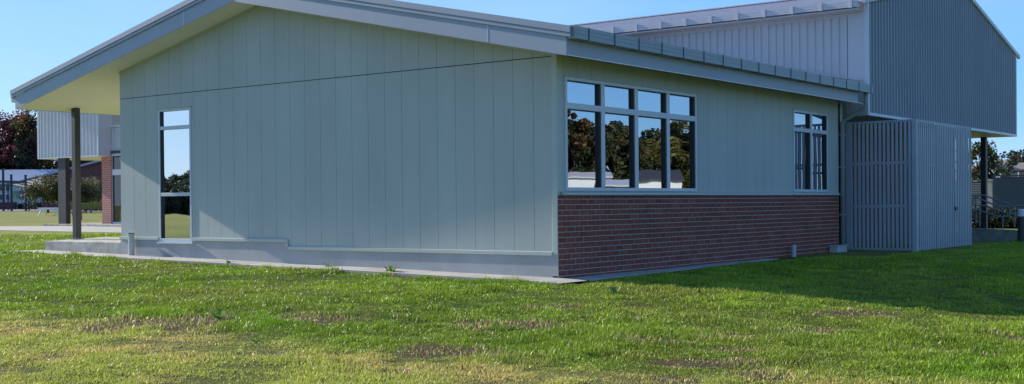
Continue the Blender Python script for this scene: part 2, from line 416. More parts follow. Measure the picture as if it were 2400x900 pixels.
# ------------------------------------------------------------------ LOW BUILDING
RX, RZ, SL = -6.92, 5.065, .216
def sof(x): return RZ-SL*abs(x-RX)          # underside of the raking soffit
low = thing('school_block', (-5.6, 5.6, 0), 'pale green gabled school block with brick base, long side windows and grey roof', 'building')
LX0, LX1, LY1 = -11.319, 0.0, 11.34
JZ = 3.534; ZT1, ZT2, XS = .624, .489, -6.122
WA = (-10.0, -8.944, .524, 3.2485)
def panel_front(mb, x0, x1, z0, z1f, th=.007, y=0.0, top=None):
    gp_ = .003
    a, b = x0+gp_, x1-gp_
    if top is None: poly = [(a, y, z0), (b, y, z0), (b, y, z1f), (a, y, z1f)]
    elif a < RX < b: poly = [(a, y, z0), (b, y, z0), (b, y, top(b)), (RX, y, top(RX)), (a, y, top(a))]
    else: poly = [(a, y, z0), (b, y, z0), (b, y, top(b)), (a, y, top(a))]
    mb.prism(poly, (0, th, 0))
mb = MB()
xs = [LX0]+[-11.253+.4*k for k in range(0, 28) if -11.253+.4*k < -.12]+[-.095]
xs = [LX0]+[x for x in xs[1:] if x > LX0+.1]
for a, b in zip(xs[:-1], xs[1:]):
    panel_front(mb, a, b, JZ+.016, 0, top=lambda x: sof(x)+.02)
    # lower zone with window and step
    cuts = sorted(set([a, b]+[c for c in (WA[0], WA[1], XS) if a < c < b]))
    for c, d in zip(cuts[:-1], cuts[1:]):
        zb = ZT1 if (c+d)/2 < XS else ZT2
        if WA[0]-.001 <= c and d <= WA[1]+.001:
            mb.box(c+.003, d-.003, 0, .007, WA[3]+.01, JZ)
        else:
            mb.box(c+(.003 if c == a else 0), d-(.003 if d == b else 0), 0, .007, zb, JZ)
mb.build('gable_cladding', 'clad', low)
MB().box(LX0+.005, -.10, .0035, .0068, JZ+.0005, JZ+.0155).build('joint_shade_strip', 'dark', low)  # dark strip standing in for the shadow inside the horizontal joint
# backing wall behind the boards (dark joints), built as real wall thickness
mb = MB()
mb.prism([(LX0+.01, .0075, .1), (WA[0], .0075, .1), (WA[0], .0075, JZ), (LX0+.01, .0075, JZ)], (0, .17, 0))
mb.prism([(WA[1], .0075, .1), (-.02, .0075, .1), (-.02, .0075, JZ), (WA[1], .0075, JZ)], (0, .17, 0))
mb.box(WA[0], WA[1], .0075, .18, .1, WA[2]); mb.box(WA[0], WA[1], .0075, .18, WA[3], JZ)
mb.prism([(LX0+.01, .0075, JZ), (-.02, .0075, JZ), (-.02, .0075, sof(0)), (RX, .0075, sof(RX)), (LX0+.01, .0075, sof(LX0))], (0, .17, 0))
mb.build('gable_wall', 'clad', low)
mb = MB(); mb.box(-.092, .0, -.012, .05, .44, sof(0)+.0); mb.box(-.0, .012, -.012, .11, 1.42, sof(0)-.005)
mb.build('corner_board', 'trim', low, bevel=.004)
mb = MB(); mb.box(LX0-.02, .003, -.006, .0035, -.3, .45); mb.box(LX0-.02, XS, -.006, .0-.001, .45, .58)
mb.box(LX0-.02, LX0-.001, .028, LY1, .1, .62); mb.build('foundation', 'plaster', low)
# weatherboard base flashing with its step
mb = MB()
def flash(x0, x1, z):
    mb.prism([(x0, -.002, z), (x0, -.034, z-.008), (x0, -.034, z-.060), (x0, -.010, z-.066), (x0, -.002, z-.066)], (x1-x0, 0, 0))
flash(LX0-.02, WA[0]-.03, ZT1); flash(WA[1]+.03, XS, ZT1); flash(XS-.0, -.10, ZT2)
mb.box(XS-.06, XS+.0, -.034, -.002, ZT2-.004, ZT1-.066)
mb.build('base_flashing', 'trim', low)
# side wall (faces +x)
SB = [(.21, 4.507, 1.439, 3.2425), (8.831, 10.703, 1.439, 3.21)]
mb = MB(); ys = [.0+.115]+[.58+.4*k for k in range(0, 27)]+[LY1]
for a, b in zip(ys[:-1], ys[1:]):
    cuts = sorted(set([a, b]+[c for w in SB for c in w[:2] if a < c < b]))
    for c, d in zip(cuts[:-1], cuts[1:]):
        e = .003
        mid = (c+d)/2; w = [w for w in SB if w[0] < mid < w[1]]
        zt = sof(0)-.0
        c2, d2 = c+(e if c == a else 0), d-(e if d == b else 0)
        if w: mb.box(-.007, 0, c2, d2, w[0][3]+.005, zt)
        else: mb.box(-.007, 0, c2, d2, 1.425, zt)
mb.build('side_cladding', 'clad', low)
mb = MB(); prev = .2
for w in SB:
    mb.box(-.18, -.0075, prev, w[0], 1.2, sof(0)); mb.box(-.18, -.0075, w[0], w[1], 1.2, w[2]-.0); mb.box(-.18, -.0075, w[0], w[1], w[3], sof(0)); prev = w[1]
mb.box(-.18, -.0075, prev, LY1, 1.2, sof(0)); mb.build('side_wall', 'clad', low)
mb = MB(); mb.box(LX0, LX0+.18, .2, LY1, .1, sof(LX0)); mb.build('verandah_wall', 'clad', low)
mb = MB(); mb.prism([(LX0, LY1+.02, .1), (0, LY1+.02, .1), (0, LY1+.02, sof(0)), (RX, LY1+.02, sof(RX)), (LX0, LY1+.02, sof(LX0))], (0, .1, 0)); mb.build('back_wall', 'clad', low)
# interior shell
mb = MB(); mb.box(LX0+.2, -.2, .2, LY1, .55, .6); mb.box(-5.2, -5.1, .2, LY1, .6, 3.3); mb.box(LX0+.2, -.2, .2, LY1, 3.30, 3.34)
mb.build('interior_walls', 'interior', low)
# brickwork, brick by brick
ZC = 1.312
mb = MB(); mb.box(-.13, .0015, .004, LY1, .05, ZC+.05); mb.build('mortar_bed', 'mortar', low)
mb = MB()
def bcol(z=1):
    k = rnd.uniform(.88, 1.1); b = rnd.random()
    c = (.25, .066, .042) if b < .6 else ((.21, .06, .042) if b < .85 else (.29, .085, .05))
    return tuple(q*k for q in c)
for k in range(-1, 15):
    z1 = ZC-.010-.086*k+.0; z0 = z1-.076
    if k == -1: z0, z1 = ZC, ZC+.055
    off = 0 if k % 2 else -.12; y = .002+off
    while y < LY1:
        y0, y1 = max(y, .004), min(y+.228, LY1)
        if y1-y0 > .03: mb.box(-.09, .004+rnd.uniform(0, .003), y0, y1, z0, z1, bcol())
        y += .24
mb.build('brickwork', 'brick', low, attr=True, bevel=0)
mb = MB(); mb.box(-.1, -.004, -.006, LY1, -.3, .105); mb.build('footing', 'rawconc', low)
# capping sill above the brickwork
mb = MB(); mb.prism([(-.02, .10, 1.372), (.052, .10, 1.368), (.052, .10, 1.388), (.0, .10, 1.424), (-.02, .10, 1.424)], (0, LY1-.10, 0))
mb.build('brick_capping', 'trim', low)
mb = MB(); mb.box(.004, .066, .15, 4.62, 1.382, 1.40); mb.box(.004, .066, 8.76, 10.78, 1.382, 1.40); pieces(mb, 'sill_flashing', 'frame', low)

# windows
def window_x(y0, y1, z0, z1, mull, tz0, tz1, label):
    o = MB(); fw = .055; px = .02
    o.box(-.06, px, y0, y0+fw, z0, z1); o.box(-.06, px, y1-fw, y1, z0, z1)
    o.box(-.06, px, y0+fw, y1-fw, z1-fw, z1); o.box(-.06, px, y0+fw, y1-fw, z0, z0+fw)
    edges = [y0+fw]
    for m_ in mull: o.box(-.06, px-.001, m_-.055, m_+.055, z0+fw, z1-fw); edges += [m_-.055, m_+.055]
    edges.append(y1-fw)
    for i in range(0, len(edges), 2): o.box(-.06, px-.002, edges[i], edges[i+1], tz0, tz1)
    fr = o.build('window', 'frame', low, bevel=.004)
    if label: fr['label'] = label
    h = MB(); h.box(px, px+.025, y0-.03, y1+.03, z1+.0, z1+.012); h.build('head_flashing', 'trim', fr)
    for i in range(0, len(edges), 2):
        a, b = edges[i], edges[i+1]
        for (c, d) in ((z0+fw, tz0), (tz1, z1-fw)):
            b2 = b-.0
            MB().box(-.046, -.040, a, b, c, d).build('pane', 'glass', fr)
            # dark strips standing in for the unlit, reflecting reveal at the far jamb
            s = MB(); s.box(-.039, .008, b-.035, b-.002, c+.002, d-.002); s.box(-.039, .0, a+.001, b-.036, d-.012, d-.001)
            s.build('jamb_shade_strip', 'dark', fr)
    return fr
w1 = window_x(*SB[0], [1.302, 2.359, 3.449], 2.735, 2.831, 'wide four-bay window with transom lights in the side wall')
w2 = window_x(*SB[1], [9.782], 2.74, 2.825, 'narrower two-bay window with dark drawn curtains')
mb = MB(); n = 90; vs = []
for i in range(n+1):
    y = 8.85+1.83*i/n; x = -.18+.012*math.sin(i*1.1)+.005*math.sin(i*2.7); vs += [(x, y, 1.45), (x, y, 2.80)]
mb.add(vs, [(2*i, 2*i+2, 2*i+3, 2*i+1) for i in range(n)]); mb.build('curtain', 'curtain', w2)
# narrow window in the gable wall
def window_y(x0, x1, z0, z1, bars):
    o = MB(); fw = .05; py = -.016
    o.box(x0, x0+fw, py, .06, z0, z1); o.box(x1-fw, x1, py, .06, z0, z1); o.box(x0+fw, x1-fw, py, .06, z1-fw, z1); o.box(x0+fw, x1-fw, py, .06, z0, z0+fw+.02)
    zs = [z0+fw+.02]
    for b in bars: o.box(x0+fw, x1-fw, py+.002, .06, b-.035, b+.035); zs += [b-.035, b+.035]
    zs.append(z1-fw)
    fr = o.build('window', 'frame', low, bevel=.004); fr['label'] = 'tall narrow three-light window in the gable wall'
    MB().box(x0-.02, x1+.03, -.05, .0, z1, z1+.012).build('head_flashing', 'trim', fr)
    MB().box(x0-.02, x1+.05, -.055, .0, z0-.03, z0+.001).build('sill', 'frame', fr)
    for i in range(0, len(zs), 2):
        MB().box(x0+fw, x1-fw, .040, .046, zs[i], zs[i+1]).build('pane', 'glassA', fr)
        MB().box(x0+fw+.001, x0+fw+.018, -.0, .039, zs[i]+.001, zs[i+1]-.001).build('jamb_shade_strip', 'dark', fr)  # dark strip in place of shade on the jamb
window_y(*WA[:2], *WA[2:], [1.4965, 2.858])

# roof: soffit, fascias, barge capping, sheet, gutters
YF, YB = -.6, 11.75; XL, XR = -14.35, .60
mb = MB()
for (a, b) in ((XL, RX), (RX, XR)):
    mb.prism([(a, YF+.02, sof(a)+.004), (b, YF+.02, sof(b)+.004), (b, YF+.02, sof(b)+.02), (a, YF+.02, sof(a)+.02)], (0, YB-YF, 0))
mb.build('soffit', 'soffit', low)
mb = MB()   # cover strips at the soffit sheet joints
for y in (2.4, 4.8, 7.2, 9.6):
    mb.prism([(XL+.05, y, sof(XL+.05)-.004), (LX0-.01, y, sof(LX0-.01)-.004), (LX0-.01, y, sof(LX0-.01)+.003), (XL+.05, y, sof(XL+.05)+.003)], (0, .03, 0))
pieces(mb, 'soffit_joint', 'soffit', low)
mb = MB(); mb.prism([(LX0, -.002, sof(LX0)-.035), (RX, -.002, sof(RX)-.035), (-.0, -.002, sof(0)-.035), (-.0, -.002, sof(0)), (RX, -.002, sof(RX)), (LX0, -.002, sof(LX0))], (0, -.02, 0)); mb.build('scotia_trim', 'trim', low)
fh = .285
mb = MB()
mb.prism([(XL, YF, sof(XL)-.0), (RX-.002, YF, sof(RX)), (RX-.002, YF, sof(RX)+fh), (XL, YF, sof(XL)+fh)], (0, .022, 0)); mb.build('barge_board', 'fascia', low)
mb = MB(); mb.prism([(RX+.002, YF, sof(RX)), (XR, YF, sof(XR)-.0), (XR, YF, sof(XR)+fh), (RX+.002, YF, sof(RX)+fh)], (0, .022, 0)); mb.build('barge_board', 'fascia', low)
for px_, py_ in ((1143, 85), (430, 40)):
    dd = W(px_, py_, 1)-CAM; xj = CAM.x+dd.x*(YF-CAM.y)/dd.y
    MB().prism([(xj-.008, YF-.0025, sof(xj)+.004), (xj+.008, YF-.0025, sof(xj)+.004), (xj+.008, YF-.0025, sof(xj)+fh-.004), (xj-.008, YF-.0025, sof(xj)+fh-.004)], (0, .0023, 0)).build('joint_cover', 'frame', low)
rf = lambda x: sof(x)+.415
for s, xa, xb in ((-1, XL-.14, RX), (1, RX, XR+.09)):
    mb = MB()
    for (lo, hi, out) in ((fh+.002, fh+.055, .028), (fh+.055, fh+.068, .010), (fh+.068, .44, .040)):
        a, b = xa, xb
        mb.prism([(a, YF-out, sof(a)+lo), (b, YF-out, sof(b)+lo), (b, YF-out, sof(b)+hi), (a, YF-out, sof(a)+hi)], (0, out-.001, 0))
    mb.prism([(xa, YF-.04, sof(xa)+.44), (xb, YF-.04, sof(xb)+.44), (xb, YF-.04, sof(xb)+.452), (xa, YF-.04, sof(xa)+.452)], (0, .20, 0))
    mb.build('barge_capping', 'fascia', low)
mb = MB()
for sgn in (-1, 1):
    xe = XL-.03 if sgn < 0 else XR+.04; n = int((YB-YF)/.19)
    for i in range(n):
        y = YF+.1+i*.19
        for (ya, yb, h) in ((y, y+.15, .0), (y+.15, y+.19, .028)):
            mb.prism([(xe, ya, rf(xe)+h-.01), (RX, ya, rf(RX)+h-.01), (RX, ya, rf(RX)+h), (xe, ya, rf(xe)+h)], (0, yb-ya, 0))
mb.build('roof_sheet', 'roof', low)
MB().prism([(RX-.2, YF-.03, rf(RX)-.01), (RX, YF-.03, rf(RX)+.055), (RX+.2, YF-.03, rf(RX)-.01)], (0, YB-YF, 0)).build('ridge_cap', 'roof', low)
MB().box(XR-.022, XR-.001, YF+.024, 11.06, 3.455, 3.74).build('fascia_board', 'fascia', low)
MB().box(XL+.001, XL+.022, YF+.024, YB, sof(XL), sof(XL)+.3).build('fascia_board', 'fascia', low)
def gutter(x0, x1, y0, y1, zb, zt, sgn):
    t = .006; mb = MB()
    fx = x1 if sgn > 0 else x0
    h = zt-zb
    mb.box(x0, x1, y0, y1, zb, zb+t)
    # ribbed face
    for (a, b, o) in ((0, .30, 0), (.30, .36, -.006), (.36, .64, 0), (.64, .70, -.006), (.70, 1, 0)):
        xx = fx+o*sgn
        mb.box(min(xx, xx-sgn*t), max(xx, xx-sgn*t), y0, y1, zb+t+(h-t)*a, zb+t+(h-t)*b)
    bx = x0 if sgn > 0 else x1-t
    mb.box(bx, bx+t, y0, y1, zb+t, zt); mb.box(x0+t, x1-t, y0, y0+t, zb+t, zt); mb.box(x0+t, x1-t, y1-t, y1, zb+t, zt)
    gt = mb.build('gutter', 'gutter', low)
    if sgn > 0:
        y = y0+.325
        while y < y1-.1:
            k = MB(); k.box(fx+.001, fx+.010, y-.009, y+.009, zb-.006, zt+.004); k.box(x0, fx+.0, y-.009, y+.009, zb-.006, zb-.001)
            k.build('gutter_bracket', 'slate', gt); y += .7265
gutter(XR+.002, .772, -.575, 11.5, 3.685, 3.868, 1)
gutter(XL-.16, XL-.002, YF+.0, YB, sof(XL)+.16, sof(XL)+.30, -1)
# downpipe: drops from the gutter end, kicks back to the wall, down to the ground
mb = MB(); mb.tube([(.68, 11.32, 3.69), (.68, 11.32, 3.42), (.64, 11.33, 3.33), (.16, 11.42, 3.12), (.07, 11.44, 3.04), (.07, 11.44, .08)], .052, 14)
dp = mb.build('downpipe', 'gutter', low, smooth=True)
k = MB()
for z in (.9, 2.0, 2.75): k.box(.0, .125, 11.385, 11.495, z, z+.03)
pieces(k, 'pipe_bracket', 'gutter', dp)
mb = MB(); mb.box(-.14, .0, LY1+.0, 11.62, .0, 3.5); mb.build('corner_return', 'clad', low)
# verandah post
mb = MB(); mb.box(-14.08, -13.94, .62, .76, .45, sof(-14.0)+.0)
vp = mb.build('verandah_post', 'post', low, bevel=.004)
MB().box(-14.12, -13.90, .58, .80, .525, .552).build('base_plate', 'steel', vp)
for yy in (4.4, 8.2):
    pass
# concrete verandah platform
pl = MB(); x0, x1 = -14.2, LX0-.022
pl.add([(x0, .0, .10), (x1, .0, .10), (x1, 11.3, .10), (x0, 11.3, .10), (x0, .0, .492), (x1, .0, .505), (x1, 2.2, .545), (x0, 1.0, .50)],
       [(0, 1, 5, 4), (4, 5, 6, 7), (1, 2, 6, 5), (2, 3, 7, 6), (3, 0, 4, 7)])
pl = MB(); pl.prism([(x0, 0, .10), (x0, 0, .492), (x0, 1.6, .545), (x0, 1.6, .10)], (x1-x0, 0, 0))
tag(pl.build('concrete_platform', 'rawconc', bevel=.01), 'stained raw concrete platform at the left foot of the pale green block', 'platform')

# drainage risers and downpipe shoe
def riser(x, y, z0, z1, r, label, cap):
    t = thing('drain_riser', (x, y, z0), label, 'drain pipe')
    MB().tube([(x, y, z0), (x, y, z1)], r, 20).build('pipe', 'pvc', t)
    MB().tube([(x, y, z1-.012), (x, y, z1+.03)], r*1.18, 20).build('collar', 'pvc', t)
    MB().tube([(x, y, z1+.031), (x, y, z1+.045)], r*1.05, 20).build('cap', cap, t)
riser(-10.79, -.13, .2, .66, .062, 'short pale pvc riser with dark cap standing below the narrow window', 'dark')
riser(.13, 8.53, .0, .27, .05, 'short grey pvc riser standing against the brick wall', 'pvc')
t = thing('drain_sump', (.13, 11.0, .1), 'grey plastic drain box at the foot of the downpipe', 'drain box')
MB().box(.02, .22, 10.72, 11.30, .06, .20).build('box', 'pvc', t, bevel=.015); MB().box(.01, .23, 10.70, 11.32, .20, .225).build('lid', 'pvc', t, bevel=.005)

# ------------------------------------------------------------------ TALL HALL
hall = thing('school_hall', (-17, 18, .3), 'tall hall with ribbed metal upper storey standing behind the pale green block', 'building')
HX0, HX1, HY0, HY1, HB = -34.1, .44, 12.0, 24.93, 3.226
RY, RZH = 18.86, 7.29
def htop(y): return RZH-(RZH-5.87)/(RY-11.75)*(RY-y) if y < RY else RZH-(RZH-5.80)/(25.2-RY)*(y-RY)
def XY(px, py, y):               # x of a facade feature on the plane at this y
    d = W(px, py, 1)-CAM; return CAM.x+d.x*(y-CAM.y)/d.y
MX0 = -27.0
# ribbed sheet on a vertical plane; ribs vary in height through top(t)
def ribbed(mb, p, u, nrm, length, zb, top, pitch=.2, rw=.03, rh=.03, off=.0, pan=None):
    p = Vector(p); u = Vector(u); nrm = Vector(nrm)
    pts = [(0, 0)]; t = off+pitch*.5
    while t < length-rw*1.5:
        pts += [(t-rw*.9, 0), (t-rw*.5, rh), (t+rw*.5, rh), (t+rw*.9, 0)]; t += pitch
    pts.append((length, 0)); vs = []
    for (a, h) in pts:
        q = p+u*a+nrm*h; vs += [(q.x, q.y, zb), (q.x, q.y, top(a))]
    mb.add(vs, [(2*i, 2*i+2, 2*i+3, 2*i+1) for i in range(len(pts)-1)])
mb = MB(); ribbed(mb, (HX1, HY0+.08, 0), (0, 1, 0), (1, 0, 0), HY1-HY0-.16, HB+.07, lambda a: htop(HY0+.08+a)-.02, .2, .034, .032)
mb.build('end_cladding', 'rib', hall)
mb = MB(); ribbed(mb, (MX0, HY0+.02, 0), (1, 0, 0), (0, -1, 0), HX1-MX0-.28, HB+.07, lambda a: 5.60, .2, .030, .045, off=.06)
mb.build('front_cladding', 'metal', hall)
mb = MB(); mb.box(-.0, HX1-.0, HY0-.012, HY0+.02, HB, 5.63); mb.box(MX0, HX1, HY0-.015, HY0+.02, 5.56, 5.66); pieces(mb, 'front_flashing', 'metal', hall)
# solid core so nothing shows through
mb = MB()
mb.prism([(MX0, HY0+.03, HB+.02), (MX0, HY1-.02, HB+.02), (MX0, HY1-.02, htop(HY1)-.1), (MX0, RY, RZH-.1), (MX0, HY0+.03, 5.7)], (HX1-MX0-.02, 0, 0)); mb.build('upper_storey', 'metal', hall)
mb = MB(); mb.box(HX1-.04, HX1+.045, HY0-.02, HY0+.075, HB, 5.86); mb.box(HX1-.04, HX1+.045, HY1-.075, HY1+.02, HB, 5.85)
mb.box(HX1-.04, HX1+.05, HY0+.075, HY1-.075, HB, HB+.065); pieces(mb, 'corner_flashing', 'frame', hall)
mb = MB(); mb.box(MX0, HX1-.045, HY0+.0, HY1, HB, HB+.019); mb.build('undercroft_soffit', 'metal', hall)
# raking barge at the gable end and roof sheets
mb = MB()
for (a, b) in ((HY0-.30, RY), (RY, 25.25)):
    mb.prism([(HX1, a, htop(a)-.06), (HX1, b, htop(b)-.06), (HX1, b, htop(b)+.05), (HX1, a, htop(a)+.05)], (.08, 0, 0))
pieces(mb, 'barge_capping', 'metal', hall)
mb = MB(); n = int((HX1+34.3)/.19)
for i in range(n):
    x = HX1-.02-i*.19
    for (xa, xb, h) in ((x-.15, x, 0), (x-.19, x-.15, .028)):
        mb.prism([(xa, 11.68, htop(11.68)+h-.01), (xa, RY, RZH+h-.01), (xa, RY, RZH+h), (xa, 11.68, htop(11.68)+h)], (xb-xa, 0, 0))
mb.prism([(HX0, RY, RZH-.01), (HX0, 25.22, htop(25.22)-.01), (HX0, 25.22, htop(25.22)+.01), (HX0, RY, RZH+.01)], (HX1-HX0, 0, 0))
mb.build('roof_sheet', 'roof', hall)
MB().box(HX0, HX1+.07, RY-.16, RY+.16, RZH+.02, RZH+.05).build('ridge_cap', 'roof', hall)
mb = MB(); gy = 11.55
mb.box(HX0, HX1-.06, gy, 11.72, 5.70, 5.708)
for (a, b, o) in ((.0, .3, 0), (.3, .36, .006), (.36, .66, 0), (.66, .72, .006), (.72, 1, 0)):
    mb.box(HX0, HX1-.06, gy+o, gy+o+.006, 5.70+.17*a, 5.70+.17*b)
mb.box(HX1-.06, HX1-.054, gy, 11.72, 5.70, 5.87)
hg = mb.build('gutter', 'metal', hall)
x = .25
for i in range(34):
    k = MB(); k.box(x-.03, x+.03, gy-.022, gy-.002, 5.69, 5.885); k.build('gutter_bracket', 'metal', hg); x -= .72
mb = MB(); mb.box(HX0, HX1-.06, 11.58, HY0-.0, 5.655, 5.675); mb.build('eave_soffit', 'metal', hall)
# flashing where the low roof meets this wall (belongs to the hall wall)
mb = MB()
for (lo, hi, o) in ((-.02, .055, .03), (.075, .10, .055)):
    a, b = -6.9, .36
    mb.prism([(a, HY0-.018, rf(a)+lo+.04), (b, HY0-.018, rf(b)+lo+.04), (b, HY0-.018, rf(b)+hi+.04), (a, HY0-.018, rf(a)+hi+.04)], (0, -o, 0))
mb.build('apron_flashing', 'metal', hall)
# ground storey set back under the overhang
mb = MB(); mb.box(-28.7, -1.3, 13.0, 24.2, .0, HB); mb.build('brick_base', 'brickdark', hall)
mb = MB(); mb.box(-.52, -.36, 24.5, 24.68, .1, HB); mb.build('column', 'post', hall)
# left bay: upper box on a broad pillar
BX0, BX1 = HX0, -29.93
mb = MB(); ribbed(mb, (BX0+.1, HY0, 0), (1, 0, 0), (0, -1, 0), BX1-BX0-.16, HB+.05, lambda a: 5.6, .245, .045, .035); mb.build('bay_cladding', 'metal', hall)
mb = MB(); mb.box(BX0, BX1, HY0+.01, 20, HB+.02, 5.6); mb.build('bay_walls', 'metal', hall)
mb = MB(); mb.box(BX0-.01, BX0+.1, HY0-.035, HY0+.005, HB, 5.6); mb.box(BX1-.06, BX1+.02, HY0-.035, HY0+.005, HB, 5.6); mb.box(BX0+.1, BX1-.06, HY0-.03, HY0+.0, HB, HB+.05); pieces(mb, 'bay_flashing', 'frame', hall)
mb = MB(); mb.box(BX0+.02, BX1, HY0+.0, 20, HB-.0, HB+.019); mb.build('bay_soffit', 'soffit', hall)
mb = MB(); mb.box(-32.80, -32.27, HY0+.05, HY0+.25, .45, HB); mb.build('pillar', 'post', hall)
# recess beside the bay: panel, upper window, ribbed spandrel, brick pier and glazed door
FY = 12.6
xp0, xp1, xd0 = XY(239, 450, FY-.1), XY(260, 450, FY-.1), XY(262.5, 450, FY)
mb = MB(); mb.box(BX1+.02, MX0-.01, FY+.01, 19, HB+.1, 5.6); mb.build('recess_panel', 'metal', hall)
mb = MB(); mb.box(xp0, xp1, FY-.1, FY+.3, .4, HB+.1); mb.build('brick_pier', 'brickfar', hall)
mb = MB(); mb.box(xd0-.02, MX0, FY-.09, FY+.01, HB+.10, HB+.20); mb.build('lintel', 'slate', hall)
def wy(name, x0, x1, z0, z1, y, bars, gm, lab):
    o = MB(); fw = .09
    o.box(x0, x0+fw, y-.05, y, z0, z1); o.box(x1-fw, x1, y-.05, y, z0, z1); o.box(x0+fw, x1-fw, y-.05, y, z1-fw, z1); o.box(x0+fw, x1-fw, y-.05, y, z0, z0+fw)
    zs = [z0+fw]
    for b in bars: o.box(x0+fw, x1-fw, y-.05, y, b-.06, b+.16); zs += [b-.06, b+.16]
    zs.append(z1-fw); f_ = o.build(name, 'frame', hall); f_['label'] = lab
    for i in range(0, len(zs), 2): MB().box(x0+fw, x1-fw, y-.02, y-.01, zs[i], zs[i+1]).build('pane', gm, f_)
wy('glazed_door', xd0, xd0+1.3, .58, HB+.10, FY, [2.55], 'glassdim', 'tall glazed door with toplight beside the brick pier')
wy('window', xd0, xd0+1.3, 4.35, 5.5, FY-.02, [], 'glassA', 'upper window beside the left bay')
mb = MB(); ribbed(mb, (xd0, FY-.02, 0), (1, 0, 0), (0, -1, 0), 1.8, HB+.21, lambda a: 4.33, .2, .03, .03); mb.build('spandrel_cladding', 'metal', hall)
mb = MB(); mb.box(xd0, -27.6, FY+.9, FY+.95, .5, HB); mb.build('lobby_wall', 'interior', hall)
# concrete steps in front of it
st = MB(); st.box(-33.1, -26.0, 11.55, 14.0, .3, .595); st.box(XY(225, 530, 11.2), -26.0, 11.2, 11.549, .3, .58)
tag(st.build('concrete_step', 'rawconc', bevel=.01), 'low concrete step under the broad pillar and brick pier', 'step')

# ------------------------------------------------------------------ SLATTED SCREEN ENCLOSURE
SX0, SX1, SY0, SY1, SZ0, SZ1 = -.07, 1.59, 12.0, 16.17, .075, 3.085
scr = thing('slatted_screen', (SX1, SY0, .05), 'blue-grey slatted screen enclosure against the end of the brick wall', 'screen')
mb = MB(); x = SX0+.10
while x < SX1-.12: mb.box(x, x+.055, SY0-.018, SY0, SZ0+.02, SZ1-.02); x += .0985
mb.build('front_slats', 'screen', scr)
mb = MB()
mb.box(SX0, SX0+.09, SY0-.02, SY0+.03, SZ0, SZ1); mb.box(SX1-.10, SX1-.0, SY0-.022, SY0+.05, SZ0-.02, SZ1); pieces(mb, 'corner_post', 'screen', scr)
mb = MB()
for z in (SZ0, SZ0+1.0, SZ0+2.0, SZ1-.055): mb.box(SX0+.09, SX1-.10, SY0+.001, SY0+.035, z, z+.055)
pieces(mb, 'rail', 'screen', scr)
mb = MB()
for z in (SZ0, SZ0+1.0, SZ0+2.0, SZ1-.055):
    x = SX0+.10
    while x < SX1-.1: mb.tube([(x+.031, SY0-.018, z+.027), (x+.031, SY0-.024, z+.027)], .010, 6); x += .0985
mb.build('bolts', 'slate', scr)
def sidepanel(name, y0, y1, zc, lab=None):
    o = MB(); y = y0+.02
    while y < y1-.05: o.box(SX1-.012, SX1, y, y+.072, SZ0+.0, SZ1-.0); y += .134
    ob = o.build(name, 'screen', scr)
    r = MB()
    for z in zc: r.box(SX1-.05, SX1-.0185, y0+.01, y1-.01, z, z+.05)
    pieces(r, 'rail', 'screen', ob)
    if lab: ob['label'] = lab
    return ob
sidepanel('side_panel', SY0+.05, 13.41, (SZ0+.03, 1.08, 2.03, SZ1-.09))
sidepanel('side_panel', 13.42, 14.765, (SZ0+.03, .95, 1.93, SZ1-.20))
door = sidepanel('door', 14.785, SY1-.02, (SZ0+.03, .95, 1.93, SZ1-.20), 'slatted door with a small dark latch')
MB().box(SX1+.001, SX1+.03, 14.80, 14.90, .97, 1.06).build('latch', 'dark', door)
MB().box(SX1-.05, SX1+.003, SY1-.02, SY1+.02, SZ0, SZ1).build('corner_post', 'screen', scr)
mb = MB(); x = SX0
while x < SX1-.1: mb.box(x, x+.085, SY1, SY1+.018, SZ0, SZ1); x += .0985
mb.build('added_back_slats', 'screen', scr)  # unseen rear side, added to block bright sky through the gaps
for y in (12.03, 13.415, 16.12):
    f_ = MB(); f_.box(SX1-.06, SX1-.01, y-.02, y+.02, -.02, SZ0); f_.box(SX1-.05, SX1+.08, y-.04, y+.04, .035, .045); f_.build('foot', 'steel', scr)
tag(MB().box(SX0-.2, SX1+.16, SY0-.02, SY1+.4, -.1, .034).build('concrete_slab', 'conc'), 'thin concrete slab under the slatted screen', 'slab')
# ------------------------------------------------------------------ RIGHT BACKGROUND: ramp, rails, bollard, fence, shed
def GP(px, depth):
    p = W(px, 466, depth); return Vector((p.x, p.y, 0))
def zrow(px, py, depth): return W(px, py, depth).z
a = GP(2255, 34.5); b = GP(2520, 31.5); u = (b-a).normalized(); nn = Vector((-u.y, u.x, 0)); Lr = (b-a).length
za, zb = zrow(2280, 534, 34), zrow(2400, 544, 33)
ramp = thing('ramp', (a.x, a.y, 0), 'low dark concrete access ramp beyond the slatted screen', 'ramp')
mb = MB(); mb.add([a+Vector((0, 0, -.1)), b+Vector((0, 0, -.1)), b+Vector((0, 0, zb)), a+Vector((0, 0, za)),
                   a+nn*.14+Vector((0, 0, -.1)), b+nn*.14+Vector((0, 0, -.1)), b+nn*.14+Vector((0, 0, zb)), a+nn*.14+Vector((0, 0, za))],
                  [(0, 1, 2, 3), (4, 7, 6, 5), (3, 2, 6, 7), (0, 3, 7, 4), (1, 5, 6, 2)])
mb.build('kerb_wall', 'rawconc', ramp)
mb = MB(); a2 = a+nn*.14; b2 = b+nn*.14; mb.add([a2+Vector((0, 0, za-.12)), b2+Vector((0, 0, zb-.12)), b2+nn*1.4+Vector((0, 0, zb-.12)), a2+nn*1.4+Vector((0, 0, za-.12))], [(0, 1, 2, 3)])
mb.build('deck', 'conc', ramp)
